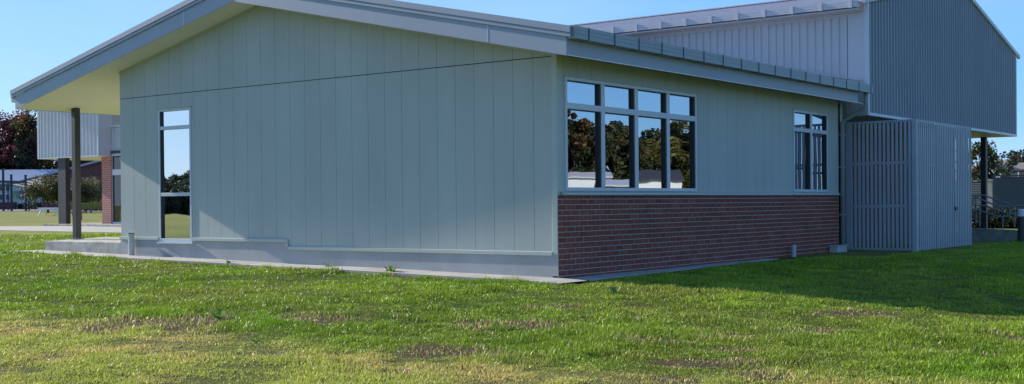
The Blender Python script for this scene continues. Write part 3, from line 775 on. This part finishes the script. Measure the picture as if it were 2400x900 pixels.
def rail(depth_off, pts_top, pts_low, posts, label):
    t = thing('handrail', tuple(W(2300, 540, 33.3+depth_off)), label, 'handrail', 'ramp handrails')
    mb = MB(); mb.tube([W(x, y, 33.3+depth_off) for x, y in pts_top], .024, 8); mb.build('top_rail', 'steel', t)
    mb = MB(); mb.tube([W(x, y, 33.3+depth_off) for x, y in pts_low], .02, 8); mb.build('lower_rail', 'steel', t)
    for (x, y0, y1) in posts:
        MB().tube([W(x, y0, 33.3+depth_off), W(x, y1, 33.3+depth_off)], .022, 8).build('post', 'steel', t)
rail(0, [(2281, 476), (2281, 464), (2290, 463), (2310, 472), (2342, 484), (2360, 484), (2366, 490), (2366, 506)], [(2272, 487), (2310, 498), (2345, 509), (2366, 506)], [(2296, 484, 530), (2350, 506, 537)], 'nearer steel handrail of the ramp, with a looped lower end')
rail(1.5, [(2272, 458), (2300, 457), (2310, 459), (2340, 470), (2375, 483), (2400, 483), (2440, 484)], [(2272, 480), (2310, 482), (2350, 497), (2385, 505), (2440, 506)], [(2378, 484, 532), (2287, 460, 524), (2430, 484, 532)], 'farther steel handrail of the ramp, running on to the photo edge')
p = GP(2394, 32.6); z0 = .0
t = thing('bollard', (p.x, p.y, z0), 'dark bollard with pale top at the lower end of the ramp', 'bollard')
MB().tube([(p.x, p.y, -.05), (p.x, p.y, zrow(2394, 507, 32.6))], .10, 20).build('shaft', 'rust', t)
MB().tube([(p.x, p.y, zrow(2394, 507, 32.6)), (p.x, p.y, zrow(2394, 493, 32.6)), (p.x, p.y, zrow(2394, 490, 32.6))], [.105, .105, .085], 20).build('light_head', 'white', t)
# slate corrugated fence, pale post and gate
def corr_fence(name, p0, p1, z0, zt, label, cat, m='slate', pitch=.085):
    t = thing(name, (p0.x, p0.y, z0), label, cat); d = p1-p0; n = Vector((d.y, -d.x, 0)).normalized()
    if n.dot(CAM-p0) < 0: n = -n
    mb = MB(); vs = []; z = z0; k = 0
    while z < zt: 
        o = n*(.016 if k % 2 else 0); vs += [p0+o+Vector((0, 0, z)), p1+o+Vector((0, 0, z))]; z += pitch*(.42 if k % 2 else .58) if False else pitch*.5; k += 1
    mb.add(vs, [(2*i, 2*i+1, 2*i+3, 2*i+2) for i in range(len(vs)//2-1)]); mb.build('sheet', m, t)
    mb = MB(); uu = d.normalized(); L_ = d.length
    mb.obox((p0+p1)/2, uu, n, L_/2+.03, .045, zt, zt+.07); mb.build('capping', m, t)
    i = 0
    while i*2.4 < L_: MB().obox(p0+uu*i*2.4-n*.05, uu, n, .04, .04, z0, zt).build('post', m, t); i += 1
    return t
zf0 = zrow(2360, 499, 57); zf1 = zrow(2360, 414, 57)
corr_fence('corrugated_fence', GP(2329, 57), GP(2560, 55), zf0, zf1, 'long dark slate corrugated fence at the right edge', 'fence')
corr_fence('corrugated_gate', GP(2210, 60), GP(2312, 58.5), zf0, zrow(2295, 424, 58), 'short slate corrugated panel behind the ramp, left of the pale post', 'gate')
p = GP(2320, 57.6); t = thing('gate_post', (p.x, p.y, zf0), 'pale stout gate post between the two slate fences', 'post')
MB().box(p.x-.14, p.x+.14, p.y-.14, p.y+.14, zf0, zrow(2320, 424, 57.6)).build('shaft', 'conc', t); MB().box(p.x-.18, p.x+.18, p.y-.18, p.y+.18, zrow(2320, 424, 57.6), zrow(2320, 420, 57.6)).build('cap', 'conc', t)
# shed with dark roof and blue wall, low tan building behind fence
def simple_house(name, px0, px1, d, rwall, reave, rridge, wallm, roofm, label, cat, deep=6, win=()):
    a = GP(px0, d); b = GP(px1, d); uu = (b-a).normalized(); nn = Vector((-uu.y, uu.x, 0)); zb_ = zrow(px0, rwall, d); ze = zrow(px0, reave, d); zr = zrow(px0, rridge, d+deep/2)
    t = thing(name, (a.x, a.y, zb_), label, cat); L_ = (b-a).length
    mb = MB(); mb.add([p_+Vector((0, 0, z)) for z in (zb_, ze) for p_ in (a, b, b+nn*deep, a+nn*deep)]+[a+nn*deep/2+Vector((0, 0, zr-.05)), b+nn*deep/2+Vector((0, 0, zr-.05))],
           [(0, 1, 5, 4), (2, 3, 7, 6), (0, 4, 8, 7, 3), (1, 2, 6, 9, 5)]); mb.build('wall', wallm, t)
    e = .35; mb = MB()
    A = a-uu*e-nn*e; B = b+uu*e-nn*e; C_ = b+uu*e+nn*(deep+e); D_ = a-uu*e+nn*(deep+e); m1 = a-uu*e+nn*deep/2; m2 = b+uu*e+nn*deep/2
    sl = (zr-ze)/(deep/2); zz = ze-sl*e
    mb.prism([A+Vector((0, 0, zz)), m1+Vector((0, 0, zr)), m1+Vector((0, 0, zr+.12)), A+Vector((0, 0, zz+.12))], B-A)
    mb.prism([D_+Vector((0, 0, zz)), m1+Vector((0, 0, zr)), m1+Vector((0, 0, zr+.12)), D_+Vector((0, 0, zz+.12))], B-A)
    mb.build('roof', roofm, t)
    return t, a, uu, nn
simple_house('blue_shed', 2346, 2386, 88, 440, 402, 388, 'blueroof', 'rust', 'small blue shed with dark roof showing above the fence', 'shed')
simple_house('tan_house', 2388, 2520, 120, 440, 398, 384, 'hill', 'hill', 'low tan building behind the fence at the right edge', 'building', 10)

# ------------------------------------------------------------------ trees
def tree(name, pos, h, cr, cz, crown_r, colors, leaf, n, label, group=None, trunk_r=.2, clumps=40, droop=0, trunk_h=None, seed=1, parts=True):
    rs = np.random.default_rng(seed); x, y, z = pos
    t = thing(name, (x, y, z), label, 'tree', group)
    rx, ry, rz = crown_r
    # clump centres through the crown volume
    C_ = rs.normal(size=(clumps, 3)); C_ /= np.linalg.norm(C_, axis=1)[:, None]; C_ *= (rs.uniform(.25, 1, clumps)**.5)[:, None]
    C_ = C_*np.array([rx, ry, rz]); C_[:, 2] += cz
    cs = rs.uniform(.16, .34, clumps)*cr
    idx = rs.integers(0, clumps, n)
    P = rs.normal(size=(n, 3)); P /= np.linalg.norm(P, axis=1)[:, None]; P *= (rs.uniform(.2, 1, n)**.45)[:, None]*cs[idx][:, None]
    if droop: P[:, 2] -= droop*np.abs(rs.normal(size=n))*np.hypot(C_[idx, 0]/rx, C_[idx, 1]/ry)
    P = P+C_[idx]+np.array([x, y, z]); P[:, 2] = np.maximum(P[:, 2], z+.15)
    nrm = rs.normal(size=(n, 3)); nrm /= np.linalg.norm(nrm, axis=1)[:, None]
    a = np.cross(nrm, rs.normal(size=(n, 3))); a /= np.linalg.norm(a, axis=1)[:, None]; b = np.cross(nrm, a)
    s = (leaf*rs.uniform(.5, 1.3, n))[:, None]
    V = np.stack([P-a*s*.5, P+b*s*.32, P+a*s*.5, P-b*s*.32], 1).reshape(-1, 3)
    Fq = np.arange(n*4).reshape(n, 4)
    colr = np.array(colors); cc = colr[rs.integers(0, len(colors), clumps)][idx]*rs.uniform(.6, 1.4, (n, 1))
    nmesh('crown', V, Fq, 'leaf', np.repeat(cc, 4, axis=0), t)
    mb = MB(); top = cz+rz*.3
    mb.tube([(x, y, z-.1), (x+.05*h*.1, y, z+top*.35), (x-.03, y+.04, z+top*.7), (x, y, z+top)], [trunk_r, trunk_r*.75, trunk_r*.5, trunk_r*.15], 8)
    for i in range(min(14, clumps)):
        c = C_[i]; s0 = rs.uniform(.3, .75)*top
        mb.tube([(x, y, z+s0), (x+c[0]*.5, y+c[1]*.5, z+(s0+c[2])/2+.1*h*.2), (x+c[0], y+c[1], z+c[2])], [trunk_r*.4, trunk_r*.25, trunk_r*.08], 5)
    mb.build('trunk', 'bark', t); return t
def TP(px, depth):
    p = GP(px, depth); return (p.x, p.y, g(p.x, p.y))
purple = [(.125, .035, .04), (.09, .028, .035), (.16, .05, .04), (.06, .022, .028)]
orange = [(.30, .13, .04), (.22, .09, .03), (.16, .10, .03)]
dkgreen = [(.02, .032, .014), (.03, .045, .018), (.025, .03, .014)]
olive = [(.05, .065, .02), (.075, .085, .028), (.035, .05, .018)]
tree('purple_tree', TP(-20, 150), 11, 5, 7.2, (4.5, 4, 4.2), purple, .34, 14000, 'purple-leaved tree at the left edge of the photo behind the schoolyard', None, .25, 60, seed=3)
tree('purple_tree', TP(45, 148), 12, 5, 7.0, (4.0, 3.5, 4.6), purple, .34, 15000, 'purple-leaved tree with ragged top right of the one at the photo edge', None, .25, 60, seed=4)
tree('orange_tree', TP(76, 146), 12, 3.5, 7.6, (2.3, 2.4, 4.3), orange+[olive[1]], .3, 6000, 'autumn orange tree beside the ribbed upper bay', None, .2, 40, seed=5)
tree('dark_hedge_tree', TP(130, 156), 8, 5, 4.0, (7, 3, 3.8), dkgreen+[(.12, .06, .03)], .34, 9000, 'dark evergreen tree seen under the upper bay', None, .2, 60, seed=6)
tree('dark_hedge_tree', TP(15, 145), 8, 5, 3.9, (7, 2.5, 3.2), dkgreen+purple[:1], .34, 10000, 'dark evergreen behind the blue roofed classroom', None, .2, 60, seed=8)
tree('dark_hedge_tree', TP(210, 160), 8, 5, 4.2, (6, 3, 3.8), dkgreen, .34, 7000, 'dark evergreen behind the maroon brick building', None, .2, 50, seed=9)
tree('weeping_tree', TP(200, 104), 3.2, 2.6, 2.05, (2.3, 2.3, .75), [(.15, .15, .06), (.22, .19, .09), (.08, .085, .035)], .17, 9000, 'low weeping tree with drooping olive leaves right of the dark pillar', None, .14, 46, droop=.32, seed=11)
tree('weeping_tree', TP(112, 104), 3.2, 2.4, 2.1, (1.5, 2.0, .8), [(.12, .11, .035), (.16, .15, .05), (.07, .075, .03)], .17, 7000, 'low weeping tree with yellower leaves left of the dark pillar', None, .12, 40, droop=.32, seed=12)
tree('garden_tree', TP(2298, 64), 4, 1.6, 2.5, (1.15, 1.1, 1.35), olive+[(.09, .10, .05)], .17, 3800, 'olive garden tree behind the ramp beside the dark column', None, .09, 44, seed=14)
tree('garden_tree', TP(2362, 66), 3.6, .9, 2.9, (.55, .55, .6), [(.04, .055, .03), (.06, .07, .04)], .16, 420, 'sparse spiky-leaved tree above the slate fence', None, .04, 12, seed=15)
tree('distant_tree', TP(2388, 330), 16, 7, 9.0, (5, 4, 4.0), [(.06, .07, .045), (.05, .055, .04)], .7, 2500, 'grey-green tree on the dry hillside at the right', None, .3, 30, seed=16)

# ------------------------------------------------------------------ LEFT BACKGROUND: schoolyard
cl, ca, cu, cn = simple_house('classroom', -160, 118, 134, 486, 431, 402, 'cream', 'blueroof', 'cream classroom with pale blue roof at the far left', 'building', 9)
def on(px, py, d, w, h, m, name, parent, off=.03, col=None):      # a thin board fixed on that wall
    p = W(px, py, d); o = MB().obox((p.x, p.y, 0)-Vector((0, 0, 0))-cn*off if False else Vector((p.x, p.y, 0))-cn*off, cu, cn, w/2, .02, p.z-h/2, p.z+h/2, col)
    return o.build(name, m, parent, attr=bool(col))
s_ = 134/FPX
dr = on(52, 459, 134, 13*s_, 42*s_, 'white', 'door', cl, .05)
for (x, y) in ((48.3, 451), (54.5, 451), (48.3, 463), (54.5, 463)): on(x, y, 134, 4*s_, 8.5*s_, 'dark', 'pane', dr, .09)
for (x, y, w, h) in ((3, 440, 13, 14), (19, 440, 8, 14), (3, 462, 13, 12), (19, 462, 8, 12), (70, 463, 9, 13), (-20, 462, 20, 12), (-20, 440, 20, 14)):
    f_ = on(x, y, 134, (w+3)*s_, (h+3)*s_, 'white', 'window', cl, .05); on(x, y, 134, w*s_, h*s_, 'slate', 'pane', f_, .09)
t = thing('poster', tuple(W(37, 456, 133.6)), 'blue and green poster on the classroom wall beside the door', 'poster')
on(37, 450.5, 133.9, 10*s_, 5*s_, 'greenpaint', 'printed_sky', t, .06, (.10, .26, .52)); on(37, 458.5, 133.9, 10*s_, 10*s_, 'greenpaint', 'printed_field', t, .06, (.20, .42, .16)); on(37, 459.5, 133.9, 3*s_, 8*s_, 'greenpaint', 'printed_figure', t, .11, (.55, .60, .12))
t = thing('planter_wall', tuple(GP(15, 130)+Vector((0, 0, 1.0))), 'low maroon brick planter in front of the classroom', 'planter')
p = GP(13, 130); MB().obox(p, cu, cn, 1.1, .3, .9, zrow(13, 475, 130)).build('brickwork', 'maroon', t); MB().obox(p, cu, cn, 1.14, .34, zrow(13, 475, 130), zrow(13, 474, 130)).build('coping', 'maroon', t)
def shrub(px, d, w, h, label, cols, seed, n=1400, leaf=.12):
    x, y, z = TP(px, d); rs = np.random.default_rng(seed)
    t = thing('shrub', (x, y, z), label, 'shrub')
    P = rs.normal(size=(n, 3)); P /= np.linalg.norm(P, axis=1)[:, None]; P *= (rs.uniform(.1, 1, n)**.4*(1+.25*rs.normal(size=n)))[:, None]
    P = P*np.array([w/2, w/2, h/2])+np.array([x, y, z+h*.5]); P[:, 2] = np.maximum(P[:, 2], z+.02)
    a = rs.normal(size=(n, 3)); a /= np.linalg.norm(a, axis=1)[:, None]; b = np.cross(a, rs.normal(size=(n, 3))); b /= np.linalg.norm(b, axis=1)[:, None]
    s = leaf*rs.uniform(.6, 1.2, (n, 1)); V = np.stack([P-a*s*.5, P+b*s*.3, P+a*s*.5, P-b*s*.3], 1).reshape(-1, 3)
    nmesh('foliage', V, np.arange(n*4).reshape(n, 4), 'leaf', np.repeat(np.array(cols)[rs.integers(0, len(cols), n)]*rs.uniform(.6, 1.4, (n, 1)), 4, axis=0), t)
    MB().tube([(x, y, z-.05), (x, y, z+h*.5)], [.05, .02], 6).build('stem', 'bark', t)
shrub(54, 131, 1.6, .7, 'dark rounded shrub below the classroom door', dkgreen, 31)
shrub(78, 130, 2.0, .8, 'dark shrub between the classroom posts and the maroon building', dkgreen, 32)
shrub(92, 128, 1.7, .8, 'dark shrub touching the corner of the maroon building', dkgreen, 33)
shrub(222, 112, 2.6, 1.1, 'dark shrub behind the yellow slatted bench', dkgreen, 34)
shrub(178, 112, 2.4, 1.1, 'dark shrub behind the weeping tree trunk', dkgreen, 35)
shrub(2290, 45, 2.6, .75, 'added dark low shrub darkening the ground behind the ramp at the foot of the dark column', dkgreen, 36, 2500)  # this and the next two shrubs are added to darken the ramp ground
shrub(2335, 45, 2.4, .7, 'added dark low shrub darkening the ground behind the handrails, middle of the three by the ramp', dkgreen, 37, 2500)
shrub(2385, 44, 2.6, .65, 'added dark low shrub darkening the ground behind the bollard', dkgreen, 38, 2500)
# maroon brick building, single-pitch line rising to the right
a = GP(98, 120); b = GP(330, 112); uu = (b-a).normalized(); nn = Vector((-uu.y, uu.x, 0))
t = thing('maroon_building', (a.x, a.y, .9), 'maroon brick building with raking pale roof edge seen between the posts', 'building')
z0_, zl, zr_ = .6, zrow(98, 416, 120), zrow(330, 356, 112)
mb = MB(); mb.prism([a+Vector((0, 0, z0_)), b+Vector((0, 0, z0_)), b+Vector((0, 0, zr_)), a+Vector((0, 0, zl))], nn*6); mb.build('wall', 'maroon', t)
sl_ = (zr_-zl)/(b-a).length; A = a-uu*7.2-nn*.3; zA = zl-sl_*7.2
mb = MB(); mb.prism([a-nn*.3+Vector((0, 0, zl+.01)), b-nn*.3+Vector((0, 0, zr_+.01)), b-nn*.3+Vector((0, 0, zr_+.2)), a-nn*.3+Vector((0, 0, zl+.2))], nn*6.6); mb.build('roof', 'blueroof', t)
# canopy with clear roofing on posts
t = thing('walkway_canopy', tuple(a-uu*3+Vector((0, 0, .8))), 'lean-to canopy with white clear roofing and dark rafters in the schoolyard', 'canopy')
mb = MB(); mb.prism([A+Vector((0, 0, zA)), a-nn*.3-uu*.01+Vector((0, 0, zl)), a-nn*.3-uu*.01+Vector((0, 0, zl+.18)), A+Vector((0, 0, zA+.18))], nn*.12)
mb.prism([A+nn*5+Vector((0, 0, zA)), a+nn*4.7-uu*.01+Vector((0, 0, zl)), a+nn*4.7-uu*.01+Vector((0, 0, zl+.18)), A+nn*5+Vector((0, 0, zA+.18))], nn*.12)
pieces(mb, 'edge_beam', 'slate', t)
for k in range(5):
    s0 = k*1.0+.25; q = -s0
    P0 = a-uu*(s0)+Vector((0, 0, zl-sl_*s0+.06)); P1 = a-uu*(s0+.62)+Vector((0, 0, zl-sl_*(s0+.62)+.06))
    fall = nn*4.8-Vector((0, 0, .75))
    MB().prism([P0-nn*.15, P1-nn*.15, P1-nn*.15+Vector((0, 0, .03)), P0-nn*.15+Vector((0, 0, .03))], fall, (.8, .8, .76)).build('roofing_panel', 'polyc', t, attr=True)
    MB().prism([P1-nn*.15, P1-uu*.36-nn*.15, P1-uu*.36-nn*.15+Vector((0, 0, .12)), P1-nn*.15+Vector((0, 0, .12))], fall).build('rafter', 'slate', t)
mb = MB(); q0 = W(-60, 424, 118); q1 = W(60, 427, 118); mb.tube([q0, q1], .12, 6); mb.build('cross_beam', 'slate', t)
def pole(px, ptop, pbot, d, w, label, grp='dark schoolyard poles'):
    p = GP(px, d); MBo = MB(); zz = zrow(px, pbot, d)-.15; hw = w/FPX*d/2
    t = thing('yard_pole', (p.x, p.y, zz), label, 'pole', grp)
    zt = zrow(px, ptop, d)
    MB().obox(p, cu, cn, hw, hw, zz, zt).build('shaft', 'post', t); MB().obox(p, cu, cn, hw*1.25, hw*1.25, zt, zt+.05).build('cap', 'post', t)
pole(8, 396, 499, 112, 4, 'tallest dark pole at the left edge of the photo')
pole(27, 410, 499, 112, 4, 'thick dark pole left of the poster')
pole(60.5, 411, 499, 112, 4, 'thick dark pole right of the white classroom door')
pole(19, 427, 495, 116, 2.2, 'thin dark pole between the two thick poles at the left')
pole(82, 430, 493, 118, 2.2, 'thin dark pole next to the maroon building')
pole(68, 440, 498, 113, 3, 'short brown pole beside the thick pole right of the door')
# white picnic table
def table(px, pr, d, L_, label, m, m2, name='picnic_table', hgt=.72, bench=True):
    p = GP(px, d); z = zrow(px, pr, d); t = thing(name, (p.x, p.y, z), label, 'table')
    MB().obox(p, cu, cn, L_/2, .38, z+hgt, z+hgt+.09).build('tabletop', m, t)
    if bench:
        for s in (-1, 1): MB().obox(p+cn*s*.7, cu, cn, L_/2, .13, z+.42, z+.46).build('seat', m, t)
    for s in (-1, 1):
        q = p+cu*s*(L_/2-.2); 
        for e in (-1, 1): MB().tube([q+cn*e*(.75 if bench else .3)+Vector((0, 0, z)), q+cn*e*.2+Vector((0, 0, z+hgt))], .04, 6).build('leg', m2, t)
table(118, 505, 85, 1.5, 'white picnic table just left of the broad dark pillar', 'white', 'white', hgt=.47)
table(176, 515, 62, .85, 'small faded red table between the dark posts', 'pink', 'pink', 'low_table', .36, False)
# yellow slatted bench
p = GP(200, 101); z = zrow(200, 499, 101); t = thing('slatted_bench', (p.x, p.y, z), 'long yellow slatted bench under the weeping tree', 'bench')
mb = MB()
for i in range(4): mb.obox(p+cn*(.10+.03*i), cu, cn, 1.75, .02, z+.34+i*.14, z+.34+i*.14+.11)
mb.build('backrest', 'yellow', t)
mb = MB()
for i in range(4): mb.obox(p-cn*(.1+i*.12), cu, cn, 1.75, .05, z+.36, z+.40)
mb.build('seat', 'yellow', t)
for s in (-1.6, -.5, .5, 1.6): MB().obox(p+cu*s-cn*.1, cu, cn, .04, .2, z, z+.36).build('leg', 'rib', t)

# ------------------------------------------------------------------ hills
def hill(px0, px1, d, rows, label):
    n = len(rows); vs = []; fs = []
    for i in range(n):
        px = px0+(px1-px0)*i/(n-1); top = W(px, rows[i], d); base = GP(px, d*.72); back = GP(px, d*1.4)
        mid = (Vector((top.x, top.y, 0))+base)/2
        vs += [(base.x, base.y, 0), (mid.x, mid.y, top.z*.62), tuple(top), (back.x, back.y, 0)]
    for i in range(n-1):
        for j in range(3): fs.append((4*i+j, 4*i+4+j, 4*i+5+j, 4*i+1+j))
    o = MB().add(vs, fs).build('hills', 'hill'); o.data.shade_smooth(); tag(o, kind='structure')
hill(2150, 2900, 700, [430, 412, 395, 383, 374, 370, 368, 365, 364, 362, 360, 360, 362, 368, 376, 390], '')

# ------------------------------------------------------------------ what the side windows mirror: the neighbourhood beyond the lawn's right side
def MP(px, depth):      # position whose mirror image in the side wall is seen at this spot
    p = W(px, 470, depth); return Vector((-p.x, p.y, 0))
def mtree(px, row, d, w, label, cols, seed, n=9000):
    cols = [(c[0]*2.0, c[1]*1.6, c[2]*1.4) for c in cols]
    p = MP(px, d); zt = W(px, row-8, d).z; z = 0.2; H = zt-z; w *= 1.25; n = int(n*2)
    tree('garden_edge_tree', (p.x, p.y, z), H, w*.8, H*.55, (w, w*.8, H*.47), cols, .36, n, label, None, .2, 56, seed=seed)
mtree(1335, 268, 100, 1.5, 'tall dark conifer-like tree reflected in the left bay of the wide window', dkgreen+[(.05, .03, .02)], 61, 5000)
mtree(1352, 300, 98, 2.6, 'dark tree reflected low in the left bay of the wide window', dkgreen+[(.06, .045, .02)], 62)
mtree(1395, 335, 104, 2.6, 'rounded dark tree reflected between the first two window bays', dkgreen, 63)
mtree(1445, 298, 104, 2.6, 'dark peaked tree reflected in the second window bay', dkgreen+[(.06, .06, .025)], 64)
mtree(1475, 350, 108, 2.4, 'lower dark tree reflected right in the second window bay', dkgreen, 65)
mtree(1545, 322, 108, 3.0, 'olive tree reflected in the third window bay', olive, 66)
mtree(1590, 308, 112, 3.0, 'olive tree reflected left in the fourth window bay', olive, 67)
mtree(1625, 322, 116, 2.8, 'pale olive tree reflected at the right of the fourth window bay', olive, 68)
mtree(1505, 375, 112, 2.4, 'small dark tree reflected left in the third window bay', dkgreen, 69)
def mhouse(px0, px1, d, rw, re, rr, wm, rm, label, name='neighbour_house'):
    a = MP(px0, d); b = MP(px1, d); uu = (b-a).normalized(); nn = Vector((-uu.y, uu.x, 0))
    if nn.dot(a-Vector((0, 0, 0))) < 0: nn = -nn
    zb_, ze, zr = 0, W(px0, re, d).z, W(px0, rr, d+2.5).z
    t = thing(name, (a.x, a.y, 0), label, 'house'); dp_ = 5
    mb = MB(); mb.add([p_+Vector((0, 0, z)) for z in (zb_, ze) for p_ in (a, b, b+nn*dp_, a+nn*dp_)]+[a+nn*dp_/2+Vector((0, 0, zr)), b+nn*dp_/2+Vector((0, 0, zr))],
        [(0, 1, 5, 4), (2, 3, 7, 6), (0, 4, 8, 7, 3), (1, 2, 6, 9, 5)]); mb.build('wall', wm, t)
    mb = MB(); A_ = a-nn*.2-uu*.2; B_ = b-nn*.2+uu*.2; m1 = a+nn*dp_/2-uu*.2; D2 = a+nn*(dp_+.2)-uu*.2
    for q in (A_, D2): mb.prism([q+Vector((0, 0, ze)), m1+Vector((0, 0, zr)), m1+Vector((0, 0, zr+.12)), q+Vector((0, 0, ze+.12))], B_-A_)
    mb.build('roof', rm, t)
mhouse(1326, 1430, 92, 470, 418, 407, 'white', 'roof', 'white walled house reflected at the foot of the left window bay')
mhouse(1412, 1486, 84, 470, 437, 425, 'slate', 'roof', 'low pale roofed garage reflected in the second window bay')
mhouse(1500, 1600, 96, 470, 425, 402, 'white', 'rust', 'white walled house with dark roof reflected in the third window bay')
# trees far on the left lawn that the gable window mirrors
def MPy(px, depth):
    p = W(px, 470, depth); return Vector((p.x, -p.y, 0))
for i, (px, row, d, w) in enumerate(((372, 446, 90, 3.2), (410, 428, 95, 3.5), (450, 412, 98, 3.5))):
    p = MPy(px, d); H = W(px, row, d).z-.2
    tree('boundary_tree', (p.x, p.y, .2), H, w*.8, H*.55, (w, w, H*.46), [(.05, .07, .04), (.07, .085, .05)], .3, 9000,
         ['short dark tree reflected at the left of the narrow window', 'dark tree reflected in the middle of the narrow window', 'taller dark tree reflected at the right of the narrow window'][i], None, .2, 40, seed=80+i)

# ------------------------------------------------------------------ light
sd = Vector((-1, -.069, .406)).normalized()
el = math.asin(sd.z); az = math.atan2(sd.x, sd.y)
SKYK = 7.0
w = bpy.data.worlds.new('World'); S.world = w; w.use_nodes = True; nt = w.node_tree
bg = nt.nodes['Background']; sky = nt.nodes.new('ShaderNodeTexSky'); sky.sky_type = 'NISHITA'; sky.sun_disc = False
sky.sun_elevation = el; sky.sun_rotation = az; sky.air_density = 1.0; sky.dust_density = .35; sky.ozone_density = 2.6; sky.altitude = 0
tcw = nt.nodes.new('ShaderNodeTexCoord'); sep = nt.nodes.new('ShaderNodeSeparateXYZ'); nt.links.new(tcw.outputs['Generated'], sep.inputs[0])
rmp = nt.nodes.new('ShaderNodeValToRGB'); nt.links.new(sep.outputs[2], rmp.inputs[0])
cr = rmp.color_ramp; cr.elements[0].position = 0; cr.elements[0].color = (.37, .66, 1.0, 1); cr.elements[1].position = 1; cr.elements[1].color = (.035, .12, .42, 1)
for pz, c_ in ((.07, (.22, .55, 1.0)), (.16, (.13, .42, .97)), (.36, (.07, .23, .64))):
    e_ = cr.elements.new(pz); e_.color = (*c_, 1)
# brighter, paler towards the sun's side
dt = nt.nodes.new('ShaderNodeVectorMath'); dt.operation = 'DOT_PRODUCT'; nt.links.new(tcw.outputs['Generated'], dt.inputs[0]); dt.inputs[1].default_value = sd
mr = nt.nodes.new('ShaderNodeMapRange'); mr.inputs[1].default_value = .2; mr.inputs[2].default_value = 1; mr.inputs[3].default_value = 0; mr.inputs[4].default_value = .35; nt.links.new(dt.outputs['Value'], mr.inputs[0])
pm = nt.nodes.new('ShaderNodeMix'); pm.data_type = 'RGBA'; nt.links.new(mr.outputs[0], pm.inputs[0]); nt.links.new(rmp.outputs[0], pm.inputs[6]); pm.inputs[7].default_value = (.62, .84, 1.05, 1)
cn_ = nt.nodes.new('ShaderNodeTexNoise'); cm = nt.nodes.new('ShaderNodeMapping'); cm.inputs['Scale'].default_value = (2.2, 2.2, 9); nt.links.new(tcw.outputs['Generated'], cm.inputs[0]); nt.links.new(cm.outputs[0], cn_.inputs[0]); cn_.inputs['Scale'].default_value = 1.6; cn_.inputs['Detail'].default_value = 5
cq = nt.nodes.new('ShaderNodeMapRange'); cq.inputs[1].default_value = .48; cq.inputs[2].default_value = .75; cq.inputs[4].default_value = .25; nt.links.new(cn_.outputs[0], cq.inputs[0])
cl_ = nt.nodes.new('ShaderNodeMix'); cl_.data_type = 'RGBA'; nt.links.new(cq.outputs[0], cl_.inputs[0]); nt.links.new(pm.outputs[2], cl_.inputs[6]); cl_.inputs[7].default_value = (.62, .78, 1.0, 1)
pm = cl_
sc = nt.nodes.new('ShaderNodeVectorMath'); sc.operation = 'SCALE'; sc.inputs['Scale'].default_value = SKYK; nt.links.new(pm.outputs[2], sc.inputs[0])
ms = nt.nodes.new('ShaderNodeMix'); ms.data_type = 'RGBA'; ms.inputs[0].default_value = .85; nt.links.new(sky.outputs[0], ms.inputs[6]); nt.links.new(sc.outputs[0], ms.inputs[7])
nt.links.new(ms.outputs[2], bg.inputs[0]); bg.inputs[1].default_value = .12
sl = bpy.data.lights.new('sun', 'SUN'); sl.energy = 5.0; sl.angle = R(.53); sl.color = (1, .93, .82)
so = bpy.data.objects.new('sun', sl); COL.objects.link(so); so.rotation_euler = sd.to_track_quat('Z', 'Y').to_euler(); so.location = (-40, -5, 30)
S.view_settings.view_transform = 'Standard'; S.view_settings.look = 'None'; S.view_settings.exposure = .5; S.view_settings.gamma = 1
S.render.engine = 'CYCLES'; S.cycles.max_bounces = 8; S.cycles.transparent_max_bounces = 12
S.render.resolution_x = 1024; S.render.resolution_y = 384
